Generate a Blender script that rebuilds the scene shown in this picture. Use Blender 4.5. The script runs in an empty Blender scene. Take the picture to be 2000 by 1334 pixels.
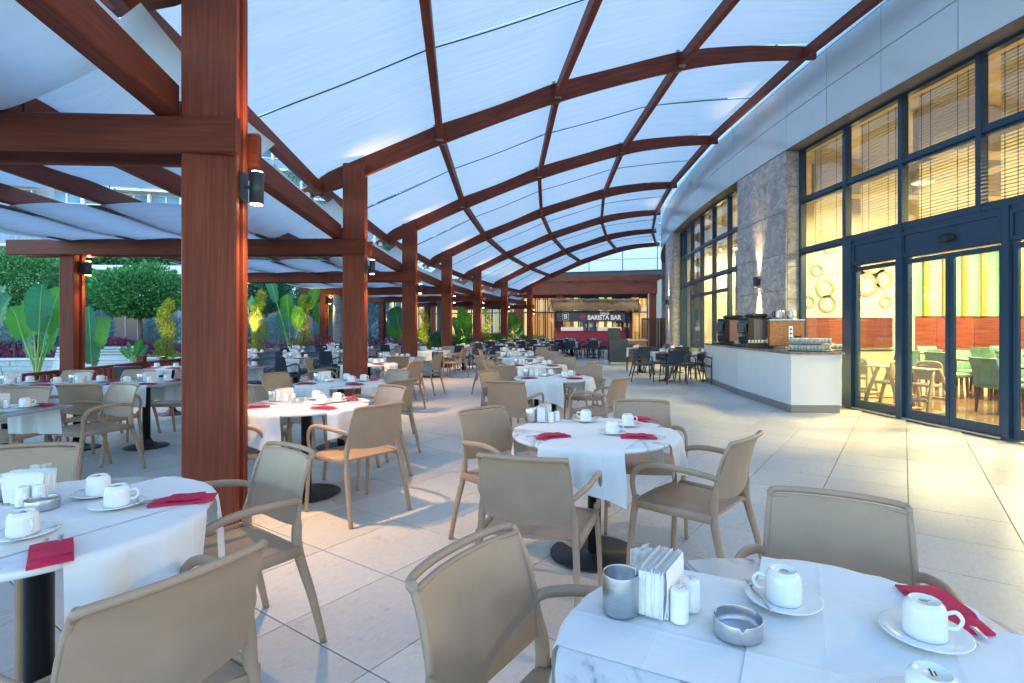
import bpy, bmesh, math, random
from mathutils import Vector, Matrix
sin, cos, pi, R_ = math.sin, math.cos, math.pi, math.radians
S = bpy.context.scene
COL = S.collection
rnd = random.Random(7)

# ------------------------------------------------------------------ camera
FP, PX, PY, EYE = 1050.0, 1050.0, 640.0, 1.375      # focal length and axis in pixels of the 2000 px photograph, eye height
cam = bpy.data.cameras.new('camera')
cam.sensor_width = 36.0
cam.lens = FP / 2000 * 36
cam.shift_x = -(PX - 1000) / 2000
cam.shift_y = -(667 - PY) / 2000
cam.clip_start = 0.05
cam.clip_end = 600
co = bpy.data.objects.new('camera', cam)
co.location = (0, 0, EYE)
co.rotation_euler = (R_(90), 0, 0)
COL.objects.link(co)
S.camera = co

# ------------------------------------------------------------------ sky, sun, exposure
SUN_EL, SUN_AZ = R_(9), R_(95)
w = bpy.data.worlds.new('World')
S.world = w
w.use_nodes = True
nt = w.node_tree
sky = nt.nodes.new('ShaderNodeTexSky')
sky.sky_type = 'NISHITA'
sky.sun_disc = False
sky.sun_elevation = SUN_EL
sky.sun_rotation = SUN_AZ
sky.ozone_density = 2.7
sky.air_density = 1.0
sky.dust_density = 0.1
bg = nt.nodes['Background']
nt.links.new(sky.outputs[0], bg.inputs[0])
bg.inputs[1].default_value = 0.15
sl = bpy.data.lights.new('sun', 'SUN')
sl.energy = 0.25
sl.angle = R_(25)
sl.color = (1.0, 0.82, 0.68)
so = bpy.data.objects.new('sun', sl)
COL.objects.link(so)
sd = Vector((sin(SUN_AZ) * cos(SUN_EL), cos(SUN_AZ) * cos(SUN_EL), sin(SUN_EL)))
so.rotation_euler = (-sd).to_track_quat('-Z', 'Y').to_euler()
S.view_settings.view_transform = 'Standard'
S.view_settings.look = 'None'
S.view_settings.gamma = 1
S.view_settings.use_curve_mapping = False
S.view_settings.exposure = 2.95
S.cycles.use_denoising = True
S.cycles.max_bounces = 8
S.cycles.diffuse_bounces = 4
S.cycles.glossy_bounces = 3
S.cycles.transmission_bounces = 6
S.cycles.transparent_max_bounces = 12
S.cycles.caustics_reflective = False
S.cycles.caustics_refractive = False
S.cycles.sample_clamp_indirect = 4.0

# ------------------------------------------------------------------ measuring helpers
CX, CY = 58.75, 14.9                                  # centre of the curved terrace
def pp(R, t, z=0.0): return Vector((CX - R * cos(t), CY + R * sin(t), z))
def at(px, py, Y): return Vector(((px - PX) / FP * Y, Y, EYE - (py - PY) / FP * Y))
def fl(px, py, h=0.0):
    Y = FP * (EYE - h) / (py - PY)
    return Vector(((px - PX) / FP * Y, Y, h))
def polar(x, y): return math.hypot(CX - x, y - CY), math.atan2(y - CY, CX - x)

# ------------------------------------------------------------------ materials
def lin(c): return tuple(((v / 255) / 12.92 if v / 255 <= .04045 else ((v / 255 + .055) / 1.055) ** 2.4) for v in c)
class NT:
    def __init__(s, name):
        s.m = bpy.data.materials.new(name); s.m.use_nodes = True
        s.t = s.m.node_tree; s.n = s.t.nodes; s.b = s.n['Principled BSDF']; s.out = s.n['Material Output']
    def new(s, k, **kw):
        n = s.n.new(k)
        for a, v in kw.items():
            if a.startswith('i_'):
                key = a[2:]; key = int(key) if key.isdigit() else key
                n.inputs[key].default_value = v
            else: setattr(n, a, v)
        return n
    def l(s, a, b): s.t.links.new(a, b)
def rgba(c): return (c[0], c[1], c[2], 1)
def ramp(N, src, stops):
    r = N.new('ShaderNodeValToRGB')
    e = r.color_ramp.elements
    while len(e) < len(stops): e.new(.5)
    for k, (p, c) in enumerate(stops): e[k].position = p; e[k].color = rgba(c)
    N.l(src, r.inputs[0])
    return r
def plain(name, c, rough=.5, metal=0.0, var=.12, scale=3.0, bump=0.0, bscale=40.0, spec=.5, stretch=(1, 1, 1)):
    N = NT(name)
    N.b.inputs['Roughness'].default_value = rough
    N.b.inputs['Metallic'].default_value = metal
    N.b.inputs['Specular IOR Level'].default_value = spec
    tc = N.new('ShaderNodeTexCoord'); mp = N.new('ShaderNodeMapping'); mp.inputs['Scale'].default_value = stretch
    N.l(tc.outputs['Object'], mp.inputs[0])
    no = N.new('ShaderNodeTexNoise', i_Scale=scale, i_Detail=5.0)
    N.l(mp.outputs[0], no.inputs['Vector'])
    lo = tuple(max(0, v * (1 - var)) for v in c); hi = tuple(min(1, v * (1 + var)) for v in c)
    r = ramp(N, no.outputs[0], [(.3, lo), (.7, hi)])
    oi = N.new('ShaderNodeObjectInfo')
    hs = N.new('ShaderNodeHueSaturation')
    mr = N.new('ShaderNodeMapRange', i_3=1 - var * .5, i_4=1 + var * .5)
    N.l(oi.outputs['Random'], mr.inputs[0]); N.l(mr.outputs[0], hs.inputs['Value'])
    N.l(r.outputs[0], hs.inputs['Color']); N.l(hs.outputs[0], N.b.inputs['Base Color'])
    if bump:
        n2 = N.new('ShaderNodeTexNoise', i_Scale=bscale, i_Detail=4.0); N.l(mp.outputs[0], n2.inputs['Vector'])
        bp = N.new('ShaderNodeBump', i_Strength=bump, i_Distance=.01); N.l(n2.outputs[0], bp.inputs['Height'])
        N.l(bp.outputs[0], N.b.inputs['Normal'])
    return N.m
def emit(name, c, s):
    N = NT(name)
    N.b.inputs['Base Color'].default_value = rgba(c)
    N.b.inputs['Emission Color'].default_value = rgba(c)
    N.b.inputs['Emission Strength'].default_value = s
    return N.m
def wood_mat():
    N = NT('red_stained_timber')
    tc = N.new('ShaderNodeTexCoord')
    def streak(scale, sx, name='UV'):
        mp = N.new('ShaderNodeMapping'); mp.inputs['Scale'].default_value = sx
        N.l(tc.outputs['UV'], mp.inputs[0])
        no = N.new('ShaderNodeTexNoise', i_Scale=scale, i_Detail=6.0, i_Roughness=.62)
        N.l(mp.outputs[0], no.inputs['Vector']); return no
    a = streak(3.0, (.5, 16, 1)); b = streak(1.4, (.6, 2.2, 1))
    r = ramp(N, a.outputs[0], [(.25, (.125, .026, .013)), (.55, (.205, .046, .023)), (.8, (.285, .075, .040))])
    r2 = ramp(N, b.outputs[0], [(.3, (.72, .70, .70)), (.7, (1.15, 1.1, 1.1))])
    mx = N.new('ShaderNodeMix', data_type='RGBA', blend_type='MULTIPLY'); mx.inputs[0].default_value = 1
    N.l(r.outputs[0], mx.inputs[6]); N.l(r2.outputs[0], mx.inputs[7])
    oi = N.new('ShaderNodeObjectInfo'); hs = N.new('ShaderNodeHueSaturation')
    mr = N.new('ShaderNodeMapRange', i_3=.88, i_4=1.14)
    N.l(oi.outputs['Random'], mr.inputs[0]); N.l(mr.outputs[0], hs.inputs['Value'])
    N.l(mx.outputs[2], hs.inputs['Color']); N.l(hs.outputs[0], N.b.inputs['Base Color'])
    bp = N.new('ShaderNodeBump', i_Strength=.25, i_Distance=.004); N.l(a.outputs[0], bp.inputs['Height'])
    N.l(bp.outputs[0], N.b.inputs['Normal'])
    N.b.inputs['Roughness'].default_value = .55
    N.b.inputs['Specular IOR Level'].default_value = .3
    return N.m
def cloth_mat(name, c, trans, sx=(9, .8, 1), bump=.35):
    N = NT(name)
    tc = N.new('ShaderNodeTexCoord'); mp = N.new('ShaderNodeMapping'); mp.inputs['Scale'].default_value = sx
    N.l(tc.outputs['UV'], mp.inputs[0])
    no = N.new('ShaderNodeTexNoise', i_Scale=1.0, i_Detail=6.0, i_Roughness=.6, i_Distortion=.4); N.l(mp.outputs[0], no.inputs['Vector'])
    mp2 = N.new('ShaderNodeMapping'); mp2.inputs['Scale'].default_value = tuple(v * 4 for v in sx)
    N.l(tc.outputs['UV'], mp2.inputs[0])
    n2 = N.new('ShaderNodeTexNoise', i_Scale=1.0, i_Detail=4.0); N.l(mp2.outputs[0], n2.inputs['Vector'])
    r = ramp(N, no.outputs[0], [(.34, tuple(v * .92 for v in c)), (.62, c)])
    bp = N.new('ShaderNodeBump', i_Strength=bump, i_Distance=.05); N.l(no.outputs[0], bp.inputs['Height'])
    b2 = N.new('ShaderNodeBump', i_Strength=bump * .5, i_Distance=.01); N.l(n2.outputs[0], b2.inputs['Height']); N.l(bp.outputs[0], b2.inputs['Normal'])
    d = N.new('ShaderNodeBsdfDiffuse'); t = N.new('ShaderNodeBsdfTranslucent'); mx = N.new('ShaderNodeMixShader', i_0=trans)
    for q in (d, t): N.l(r.outputs[0], q.inputs['Color']); N.l(b2.outputs[0], q.inputs['Normal'])
    N.l(d.outputs[0], mx.inputs[1]); N.l(t.outputs[0], mx.inputs[2]); N.l(mx.outputs[0], N.out.inputs['Surface'])
    return N.m
def linen_mat():
    N = NT('white_table_linen')
    tc = N.new('ShaderNodeTexCoord')
    no = N.new('ShaderNodeTexNoise', i_Scale=5.0, i_Detail=4.0); N.l(tc.outputs['Object'], no.inputs['Vector'])
    n2 = N.new('ShaderNodeTexNoise', i_Scale=500.0, i_Detail=2.0); N.l(tc.outputs['Object'], n2.inputs['Vector'])
    bp = N.new('ShaderNodeBump', i_Strength=.6, i_Distance=.018); N.l(no.outputs[0], bp.inputs['Height'])
    b2 = N.new('ShaderNodeBump', i_Strength=.2, i_Distance=.001); N.l(n2.outputs[0], b2.inputs['Height']); N.l(bp.outputs[0], b2.inputs['Normal'])
    sp = N.new('ShaderNodeSeparateXYZ'); N.l(tc.outputs['Object'], sp.inputs[0]); prev = b2
    for k, (ax, per) in enumerate((('X', .155), ('Y', .112))):
        pg = N.new('ShaderNodeMath', operation='PINGPONG', i_1=per); N.l(sp.outputs[ax], pg.inputs[0])
        mr = N.new('ShaderNodeMapRange', i_1=0.0, i_2=.010, i_3=1.0, i_4=0.0); N.l(pg.outputs[0], mr.inputs[0])
        b3 = N.new('ShaderNodeBump', i_Strength=.5, i_Distance=.002); N.l(mr.outputs[0], b3.inputs['Height']); N.l(prev.outputs[0], b3.inputs['Normal']); prev = b3
    N.l(prev.outputs[0], N.b.inputs['Normal'])
    N.b.inputs['Base Color'].default_value = (.76, .76, .765, 1)
    N.b.inputs['Roughness'].default_value = .85
    N.b.inputs['Sheen Weight'].default_value = .15
    return N.m
def marble_mat():
    N = NT('white_veined_marble')
    tc = N.new('ShaderNodeTexCoord')
    n1 = N.new('ShaderNodeTexNoise', i_Scale=3.0, i_Detail=6.0, i_Distortion=1.2); N.l(tc.outputs['Object'], n1.inputs['Vector'])
    mp = N.new('ShaderNodeMapping'); mp.inputs['Scale'].default_value = (2.2, 8, 3); mp.inputs['Rotation'].default_value = (0, 0, .9)
    N.l(tc.outputs['Object'], mp.inputs[0])
    n2 = N.new('ShaderNodeTexNoise', i_Scale=1.8, i_Detail=7.0, i_Roughness=.55, i_Distortion=1.2); N.l(mp.outputs[0], n2.inputs['Vector'])
    r = ramp(N, n2.outputs[0], [(.34, (.36, .38, .42)), (.42, (.68, .69, .72)), (.50, (.82, .82, .82))])
    r2 = ramp(N, n1.outputs[0], [(.35, (.82, .84, .88)), (.6, (1, 1, 1))])
    mx = N.new('ShaderNodeMix', data_type='RGBA', blend_type='MULTIPLY'); mx.inputs[0].default_value = 1
    N.l(r.outputs[0], mx.inputs[6]); N.l(r2.outputs[0], mx.inputs[7]); N.l(mx.outputs[2], N.b.inputs['Base Color'])
    N.b.inputs['Roughness'].default_value = .18
    return N.m
def stone_mat(name, c0, c1, c2, rough=.45, sc=(.55, .55, .8)):
    N = NT(name)
    tc = N.new('ShaderNodeTexCoord'); oi = N.new('ShaderNodeObjectInfo')
    ad = N.new('ShaderNodeVectorMath', operation='ADD')
    mu = N.new('ShaderNodeMath', operation='MULTIPLY', i_1=37.0); N.l(oi.outputs['Random'], mu.inputs[0])
    N.l(tc.outputs['Object'], ad.inputs[0]); N.l(mu.outputs[0], ad.inputs[1])
    mp = N.new('ShaderNodeMapping'); mp.inputs['Scale'].default_value = sc; mp.inputs['Rotation'].default_value = (.35, .5, 0)
    N.l(ad.outputs[0], mp.inputs[0])
    n = N.new('ShaderNodeTexNoise', i_Scale=6.0, i_Detail=10.0, i_Roughness=.68, i_Distortion=1.4); N.l(mp.outputs[0], n.inputs['Vector'])
    r = ramp(N, n.outputs[0], [(.32, c0), (.5, c1), (.68, c2)])
    N.l(r.outputs[0], N.b.inputs['Base Color'])
    bp = N.new('ShaderNodeBump', i_Strength=.15, i_Distance=.004); N.l(n.outputs[0], bp.inputs['Height']); N.l(bp.outputs[0], N.b.inputs['Normal'])
    N.b.inputs['Roughness'].default_value = rough
    return N.m
def tile_mat():
    N = NT('pale_terrace_tile')
    ge = N.new('ShaderNodeNewGeometry')
    mp = N.new('ShaderNodeMapping'); mp.inputs['Rotation'].default_value = (0, 0, -R_(55.75)); N.l(ge.outputs['Position'], mp.inputs[0])
    sc = N.new('ShaderNodeVectorMath', operation='SCALE'); sc.inputs['Scale'].default_value = 1 / .6; N.l(mp.outputs[0], sc.inputs[0])
    of = N.new('ShaderNodeVectorMath', operation='ADD'); of.inputs[1].default_value = (-.2 / .6, .03 / .6, 50.5); N.l(sc.outputs[0], of.inputs[0])
    fo = N.new('ShaderNodeVectorMath', operation='FLOOR'); N.l(of.outputs[0], fo.inputs[0])
    wn = N.new('ShaderNodeTexWhiteNoise'); N.l(fo.outputs[0], wn.inputs['Vector'])
    n1 = N.new('ShaderNodeTexNoise', i_Scale=160.0, i_Detail=4.0, i_Roughness=.7); N.l(ge.outputs['Position'], n1.inputs['Vector'])
    mp3 = N.new('ShaderNodeMapping'); mp3.inputs['Scale'].default_value = (9, 22, 1); N.l(mp.outputs[0], mp3.inputs[0])
    n2 = N.new('ShaderNodeTexNoise', i_Scale=2.0, i_Detail=6.0, i_Roughness=.7); N.l(mp3.outputs[0], n2.inputs['Vector'])
    n3 = N.new('ShaderNodeTexNoise', i_Scale=.9, i_Detail=4.0); N.l(ge.outputs['Position'], n3.inputs['Vector'])
    r = ramp(N, n2.outputs[0], [(.3, (.55, .53, .515)), (.7, (.66, .64, .625))])
    def mul(a, src, lo, hi):
        m = N.new('ShaderNodeMapRange', i_3=lo, i_4=hi); N.l(src, m.inputs[0])
        h = N.new('ShaderNodeHueSaturation'); N.l(m.outputs[0], h.inputs['Value']); N.l(a, h.inputs['Color']); return h.outputs[0]
    c = mul(r.outputs[0], wn.outputs['Value'], .90, 1.06)
    c = mul(c, n1.outputs[0], .88, 1.10)
    c = mul(c, n3.outputs[0], .80, 1.12)
    n4 = N.new('ShaderNodeTexNoise', i_Scale=7.0, i_Detail=7.0, i_Roughness=.7); N.l(ge.outputs['Position'], n4.inputs['Vector'])
    r4 = ramp(N, n4.outputs[0], [(.32, (.80, .80, .80)), (.42, (1, 1, 1))]); m4 = N.new('ShaderNodeMix', data_type='RGBA', blend_type='MULTIPLY'); m4.inputs[0].default_value = 1
    N.l(c, m4.inputs[6]); N.l(r4.outputs[0], m4.inputs[7]); c = m4.outputs[2]
    N.l(c, N.b.inputs['Base Color'])
    m = N.new('ShaderNodeMapRange', i_3=.30, i_4=.52); N.l(n3.outputs[0], m.inputs[0]); N.l(m.outputs[0], N.b.inputs['Roughness'])
    bp = N.new('ShaderNodeBump', i_Strength=.12, i_Distance=.002); N.l(n1.outputs[0], bp.inputs['Height']); N.l(bp.outputs[0], N.b.inputs['Normal'])
    return N.m
def glass_mat(name='window_glass', tint=(.93, .97, 1.0), ior=1.5):
    N = NT(name)
    fr = N.new('ShaderNodeFresnel', i_IOR=ior)
    t = N.new('ShaderNodeBsdfTransparent'); t.inputs[0].default_value = rgba(tint)
    g = N.new('ShaderNodeBsdfGlossy', i_Roughness=.02); g.inputs[0].default_value = (1, 1, 1, 1)
    mx = N.new('ShaderNodeMixShader')
    no = N.new('ShaderNodeTexNoise', i_Scale=.5, i_Detail=1.0); tc = N.new('ShaderNodeTexCoord'); N.l(tc.outputs['Object'], no.inputs['Vector'])
    bp = N.new('ShaderNodeBump', i_Strength=.05, i_Distance=.05); N.l(no.outputs[0], bp.inputs['Height']); N.l(bp.outputs[0], g.inputs['Normal'])
    ge = N.new('ShaderNodeNewGeometry'); mi = N.new('ShaderNodeMapRange', i_3=ior, i_4=1 / ior)
    N.l(ge.outputs['Backfacing'], mi.inputs[0]); N.l(mi.outputs[0], fr.inputs['IOR'])
    N.l(fr.outputs[0], mx.inputs[0]); N.l(t.outputs[0], mx.inputs[1]); N.l(g.outputs[0], mx.inputs[2]); N.l(mx.outputs[0], N.out.inputs['Surface'])
    return N.m
def leaf_mat(name, lo, hi, trans=.3, rough=.5, veins=False):
    N = NT(name)
    ge = N.new('ShaderNodeNewGeometry')
    n = N.new('ShaderNodeTexNoise', i_Scale=2.2, i_Detail=4.0); N.l(ge.outputs['Position'], n.inputs['Vector'])
    ad = N.new('ShaderNodeMath', operation='ADD'); mu = N.new('ShaderNodeMath', operation='MULTIPLY', i_1=.45)
    N.l(ge.outputs['Random Per Island'], mu.inputs[0]); N.l(mu.outputs[0], ad.inputs[0])
    m2 = N.new('ShaderNodeMath', operation='MULTIPLY', i_1=.75); N.l(n.outputs[0], m2.inputs[0]); N.l(m2.outputs[0], ad.inputs[1])
    r = ramp(N, ad.outputs[0], [(.25, lo), (.85, hi)])
    if veins:
        tc = N.new('ShaderNodeTexCoord'); wv = N.new('ShaderNodeTexWave', i_Scale=5.0, i_Distortion=1.5, i_Detail=2.0); N.l(tc.outputs['UV'], wv.inputs['Vector'])
        m3 = N.new('ShaderNodeMapRange', i_3=.72, i_4=1.18); N.l(wv.outputs['Fac'], m3.inputs[0])
        hs = N.new('ShaderNodeHueSaturation'); N.l(m3.outputs[0], hs.inputs['Value']); N.l(r.outputs[0], hs.inputs['Color']); r = hs
        bp = N.new('ShaderNodeBump', i_Strength=.5, i_Distance=.01); N.l(wv.outputs['Fac'], bp.inputs['Height']); N.l(bp.outputs[0], N.b.inputs['Normal'])
    N.l(r.outputs[0], N.b.inputs['Base Color']); N.b.inputs['Roughness'].default_value = rough
    t = N.new('ShaderNodeBsdfTranslucent'); N.l(r.outputs[0], t.inputs[0])
    mx = N.new('ShaderNodeMixShader', i_0=trans); N.l(N.b.outputs[0], mx.inputs[1]); N.l(t.outputs[0], mx.inputs[2]); N.l(mx.outputs[0], N.out.inputs['Surface'])
    return N.m

M = dict(
    wood=wood_mat(),
    tile=tile_mat(),
    grout=plain('dark_grout', (.34, .32, .30), .9),
    canopy=cloth_mat('white_shade_cloth', (.82, .82, .81), .5, (14, .8, 1), .22),
    linen=linen_mat(),
    marble=marble_mat(),
    beige=plain('beige_moulded_plastic', (.375, .258, .18), .45, var=.09, scale=7, bump=.10, bscale=500),
    navy=plain('anthracite_moulded_plastic', (.035, .05, .075), .4, var=.05),
    black=plain('black_powder_coat', (.018, .02, .024), .42, var=.1, bump=.05, bscale=200),
    greytop=plain('slate_grey_laminate', (.30, .31, .33), .35, var=.1, scale=6),
    steel=plain('brushed_steel', (.55, .56, .58), .32, 1.0, var=.08, scale=20, stretch=(1, 1, 12)),
    galv=plain('galvanised_bracket', (.35, .37, .38), .5, .9),
    china=plain('white_porcelain', (.80, .80, .79), .12, var=.01),
    paper=plain('white_paper_napkins', (.82, .82, .82), .9, var=.04, scale=60, stretch=(1, 12, 1)),
    red=plain('crimson_napkin_cloth', (.56, .008, .065), .8, var=.12, scale=30, bump=.3, bscale=300),
    ink=plain('black_ink', (.02, .02, .02), .5),
    frame=plain('blue_black_window_frame', (.020, .055, .105), .3, var=.1),
    glass=glass_mat(),
    fascia=plain('pale_fascia_panel', (.70, .80, .84), .18, var=.05, scale=.6),
    seam=plain('dark_seam', (.07, .07, .08), .8),
    soffit=plain('grey_soffit', (.17, .165, .18), .6),
    stone=stone_mat('grey_veined_stone', (.27, .25, .24), (.48, .45, .44), (.74, .71, .68)),
    lampblack=plain('dark_lamp_housing', (.05, .06, .07), .4, .3),
    lampglow=emit('lamp_glow', (1.0, .66, .30), 8),
    white=plain('white_paint', (.78, .78, .78), .45, var=.03),
    gloss=plain('white_lacquer', (.74, .76, .79), .16, var=.02),
    plinth=plain('grey_plinth', (.25, .24, .24), .4, var=.1, scale=8, stretch=(1, 1, 20)),
    teaglass=plain('glint_white_tea_glass', (.66, .70, .70), .08, var=.05),  # opaque, the white glints of the glasses are put into the pale colour
    granite=stone_mat('polished_granite_top', (.06, .05, .05), (.22, .20, .19), (.55, .50, .45), .08, (4, 4, 4)),
)
M['canopy_left'] = cloth_mat('woven_shade_sail', (.64, .69, .73), .42, (5, 1.2, 1), .5)

# ------------------------------------------------------------------ mesh builder
class MB:
    def __init__(s): s.v = []; s.f = []; s.uv = []; s.sm = []
    def face(s, idx, uv=None, smooth=False):
        s.f.append(tuple(idx)); s.uv.append(uv); s.sm.append(smooth)
    def add(s, vs):
        b = len(s.v); s.v += [tuple(q) for q in vs]; return b
    def quad(s, a, b, c, d, uv=None, smooth=False):
        k = s.add((a, b, c, d)); s.face((k, k + 1, k + 2, k + 3), uv, smooth)
    def hexa(s, P, smooth=False):
        b = s.add(P)
        for q in ((3, 2, 1, 0), (4, 5, 6, 7), (0, 1, 5, 4), (1, 2, 6, 5), (2, 3, 7, 6), (3, 0, 4, 7)):
            s.face([b + i for i in q], None, smooth)
        return s
    def box(s, x0, x1, y0, y1, z0, z1, rz=0, o=(0, 0, 0), ch=0.0):
        P = [(x0, y0), (x1, y0), (x1, y1), (x0, y1)]
        c, n = cos(rz), sin(rz)
        tr = lambda x, y, z: (o[0] + x * c - y * n, o[1] + x * n + y * c, o[2] + z)
        if ch <= 0:
            return s.hexa([tr(x, y, z0) for x, y in P] + [tr(x, y, z1) for x, y in P])
        Q = [(x0 + ch, y0 + ch), (x1 - ch, y0 + ch), (x1 - ch, y1 - ch), (x0 + ch, y1 - ch)]
        b = s.add([tr(x, y, z0) for x, y in Q] + [tr(x, y, z0 + ch) for x, y in P] + [tr(x, y, z1 - ch) for x, y in P] + [tr(x, y, z1) for x, y in Q])
        s.face([b + 3, b + 2, b + 1, b]); s.face([b + 12, b + 13, b + 14, b + 15])
        for r in range(3):
            for i in range(4):
                j = (i + 1) % 4
                s.face([b + r * 4 + i, b + r * 4 + j, b + r * 4 + 4 + j, b + r * 4 + 4 + i])
        return s
    def pbox(s, R0, R1, t0, t1, z0, z1, n=1):
        for k in range(n):
            a = t0 + (t1 - t0) * k / n; b = t0 + (t1 - t0) * (k + 1) / n
            P = [pp(R0, a), pp(R1, a), pp(R1, b), pp(R0, b)]
            s.hexa([(p.x, p.y, z0) for p in P][::-1] + [(p.x, p.y, z1) for p in P][::-1])
        return s
    def sweep(s, path, sec, ref=(0, 0, 1), cap=True, smooth=True, closed=False):
        # path: points; sec: list (one per point) of 2-D rings in the frame (A = ref direction, B = across)
        P = [Vector(p) for p in path]; n = len(P); m = len(sec[0]); ref = Vector(ref)
        rings = []; d = 0
        for i, p in enumerate(P):
            T = (P[(i + 1) % n] - P[i - 1]) if closed else (P[min(i + 1, n - 1)] - P[max(i - 1, 0)])
            T.normalize()
            A = ref - T * ref.dot(T)
            if A.length < 1e-4: A = Vector((1, 0, 0)) - T * T.x
            A.normalize(); B = T.cross(A)
            rings.append(s.add([p + A * a + B * b for a, b in sec[i]]))
        L = [0]
        for i in range(1, n): L.append(L[-1] + (P[i] - P[i - 1]).length)
        per = [0]
        for j in range(m):
            a, b = sec[0][j], sec[0][(j + 1) % m]; per.append(per[-1] + math.hypot(a[0] - b[0], a[1] - b[1]))
        for i in range(n if closed else n - 1):
            i2 = (i + 1) % n
            for j in range(m):
                j2 = (j + 1) % m
                l1 = L[i + 1] if i + 1 < n else L[i] + .05
                s.face((rings[i] + j, rings[i] + j2, rings[i2] + j2, rings[i2] + j),
                       ((L[i], per[j]), (L[i], per[j + 1]), (l1, per[j + 1]), (l1, per[j])), smooth)
        if cap and not closed:
            s.face([rings[0] + j for j in range(m)][::-1], [(q[0] * .2, q[1]) for q in sec[0]][::-1])
            s.face([rings[-1] + j for j in range(m)], [(q[0] * .2, q[1]) for q in sec[-1]])
        return s
    def beam(s, p, q, w, h, c=.008, up=(0, 0, 1), smooth=False):
        return s.sweep([p, q], [rect(h, w, c)] * 2, up, True, smooth)
    def lathe(s, prof, o=(0, 0, 0), n=24, smooth=True, sx=1.0, cap=True):
        o = Vector(o); rings = []
        for r, z in prof:
            rings.append(s.add([(o.x + r * cos(2 * pi * k / n) * sx, o.y + r * sin(2 * pi * k / n), o.z + z) for k in range(n)]))
        for i in range(len(prof) - 1):
            for k in range(n):
                k2 = (k + 1) % n
                s.face((rings[i] + k, rings[i] + k2, rings[i + 1] + k2, rings[i + 1] + k), None, smooth)
        if cap:
            s.face([rings[0] + k for k in range(n)][::-1]); s.face([rings[-1] + k for k in range(n)])
        return s
    def grid(s, fn, nu, nv, uv=None, smooth=True, both=0.0):
        b = s.add([fn(i / nu, j / nv) for i in range(nu + 1) for j in range(nv + 1)])
        for i in range(nu):
            for j in range(nv):
                a = b + i * (nv + 1) + j
                u = None
                if uv: u = [uv(*q) for q in ((i / nu, j / nv), ((i + 1) / nu, j / nv), ((i + 1) / nu, (j + 1) / nv), (i / nu, (j + 1) / nv))]
                s.face((a, a + nv + 1, a + nv + 2, a + 1), u, smooth)
        return s
    def mesh(s, name, mat):
        me = bpy.data.meshes.new(name)
        me.from_pydata(s.v, [], s.f)
        ul = me.uv_layers.new(name='UVMap') if any(s.uv) else None
        if ul:
            k = 0
            dat = []
            for f, u in zip(s.f, s.uv):
                if u: 
                    for q in u: dat += [q[0], q[1]]
                else: dat += [0.0, 0.0] * len(f)
            ul.data.foreach_set('uv', dat)
        me.polygons.foreach_set('use_smooth', s.sm)
        me.materials.append(mat)
        me.update()
        return me
    def obj(s, name, mat, parent=None, loc=None, rz=0.0):
        o = bpy.data.objects.new(name, s.mesh(name, mat)); COL.objects.link(o)
        if parent: o.parent = parent
        if loc is not None: o.location = loc
        o.rotation_euler = (0, 0, rz)
        return o
def rect(a, b, c=.008):
    a, b = a / 2, b / 2; c = min(c, a * .6, b * .6)
    return [(a, b - c), (a - c, b), (-a + c, b), (-a, b - c), (-a, -b + c), (-a + c, -b), (a - c, -b), (a, -b + c)]
def oval(a, b, n=10, e=1.0):
    r = []
    for k in range(n):
        t = 2 * pi * k / n; x, y = cos(t), sin(t)
        r.append((a * math.copysign(abs(x) ** e, x), b * math.copysign(abs(y) ** e, y)))
    return r
def spline(pts, k=4):
    P = [Vector(p) for p in pts]; out = []
    for i in range(len(P) - 1):
        p0 = P[max(i - 1, 0)]; p1 = P[i]; p2 = P[i + 1]; p3 = P[min(i + 2, len(P) - 1)]
        for j in range(k):
            t = j / k
            out.append(.5 * ((2 * p1) + (p2 - p0) * t + (2 * p0 - 5 * p1 + 4 * p2 - p3) * t * t + (3 * p1 - p0 - 3 * p2 + p3) * t ** 3))
    out.append(P[-1]); return out

def inst(name, me, parent=None, loc=(0, 0, 0), rz=0.0, rot=None, scale=None):
    o = bpy.data.objects.new(name, me); COL.objects.link(o)
    if parent: o.parent = parent
    o.location = loc; o.rotation_euler = rot if rot else (0, 0, rz)
    if scale: o.scale = scale
    return o
def tag(o, label=None, cat=None, group=None, kind=None):
    if label: o['label'] = label
    if cat: o['category'] = cat
    if group: o['group'] = group
    if kind: o['kind'] = kind
    return o
def thing(name, label, cat, loc=(0, 0, 0), rz=0.0, group=None):
    o = bpy.data.objects.new(name, None); COL.objects.link(o); o.empty_display_size = .1
    o.location = loc; o.rotation_euler = (0, 0, rz)
    return tag(o, label, cat, group)
def dup(root, loc, rz, label, group=None):
    r = root.copy(); COL.objects.link(r); r.location = loc; r.rotation_euler = (0, 0, rz); r['label'] = label
    if group: r['group'] = group
    for ch in root.children:
        c = ch.copy(); COL.objects.link(c); c.parent = r
        for g in ch.children:
            d = g.copy(); COL.objects.link(d); d.parent = c
    return r
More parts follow.
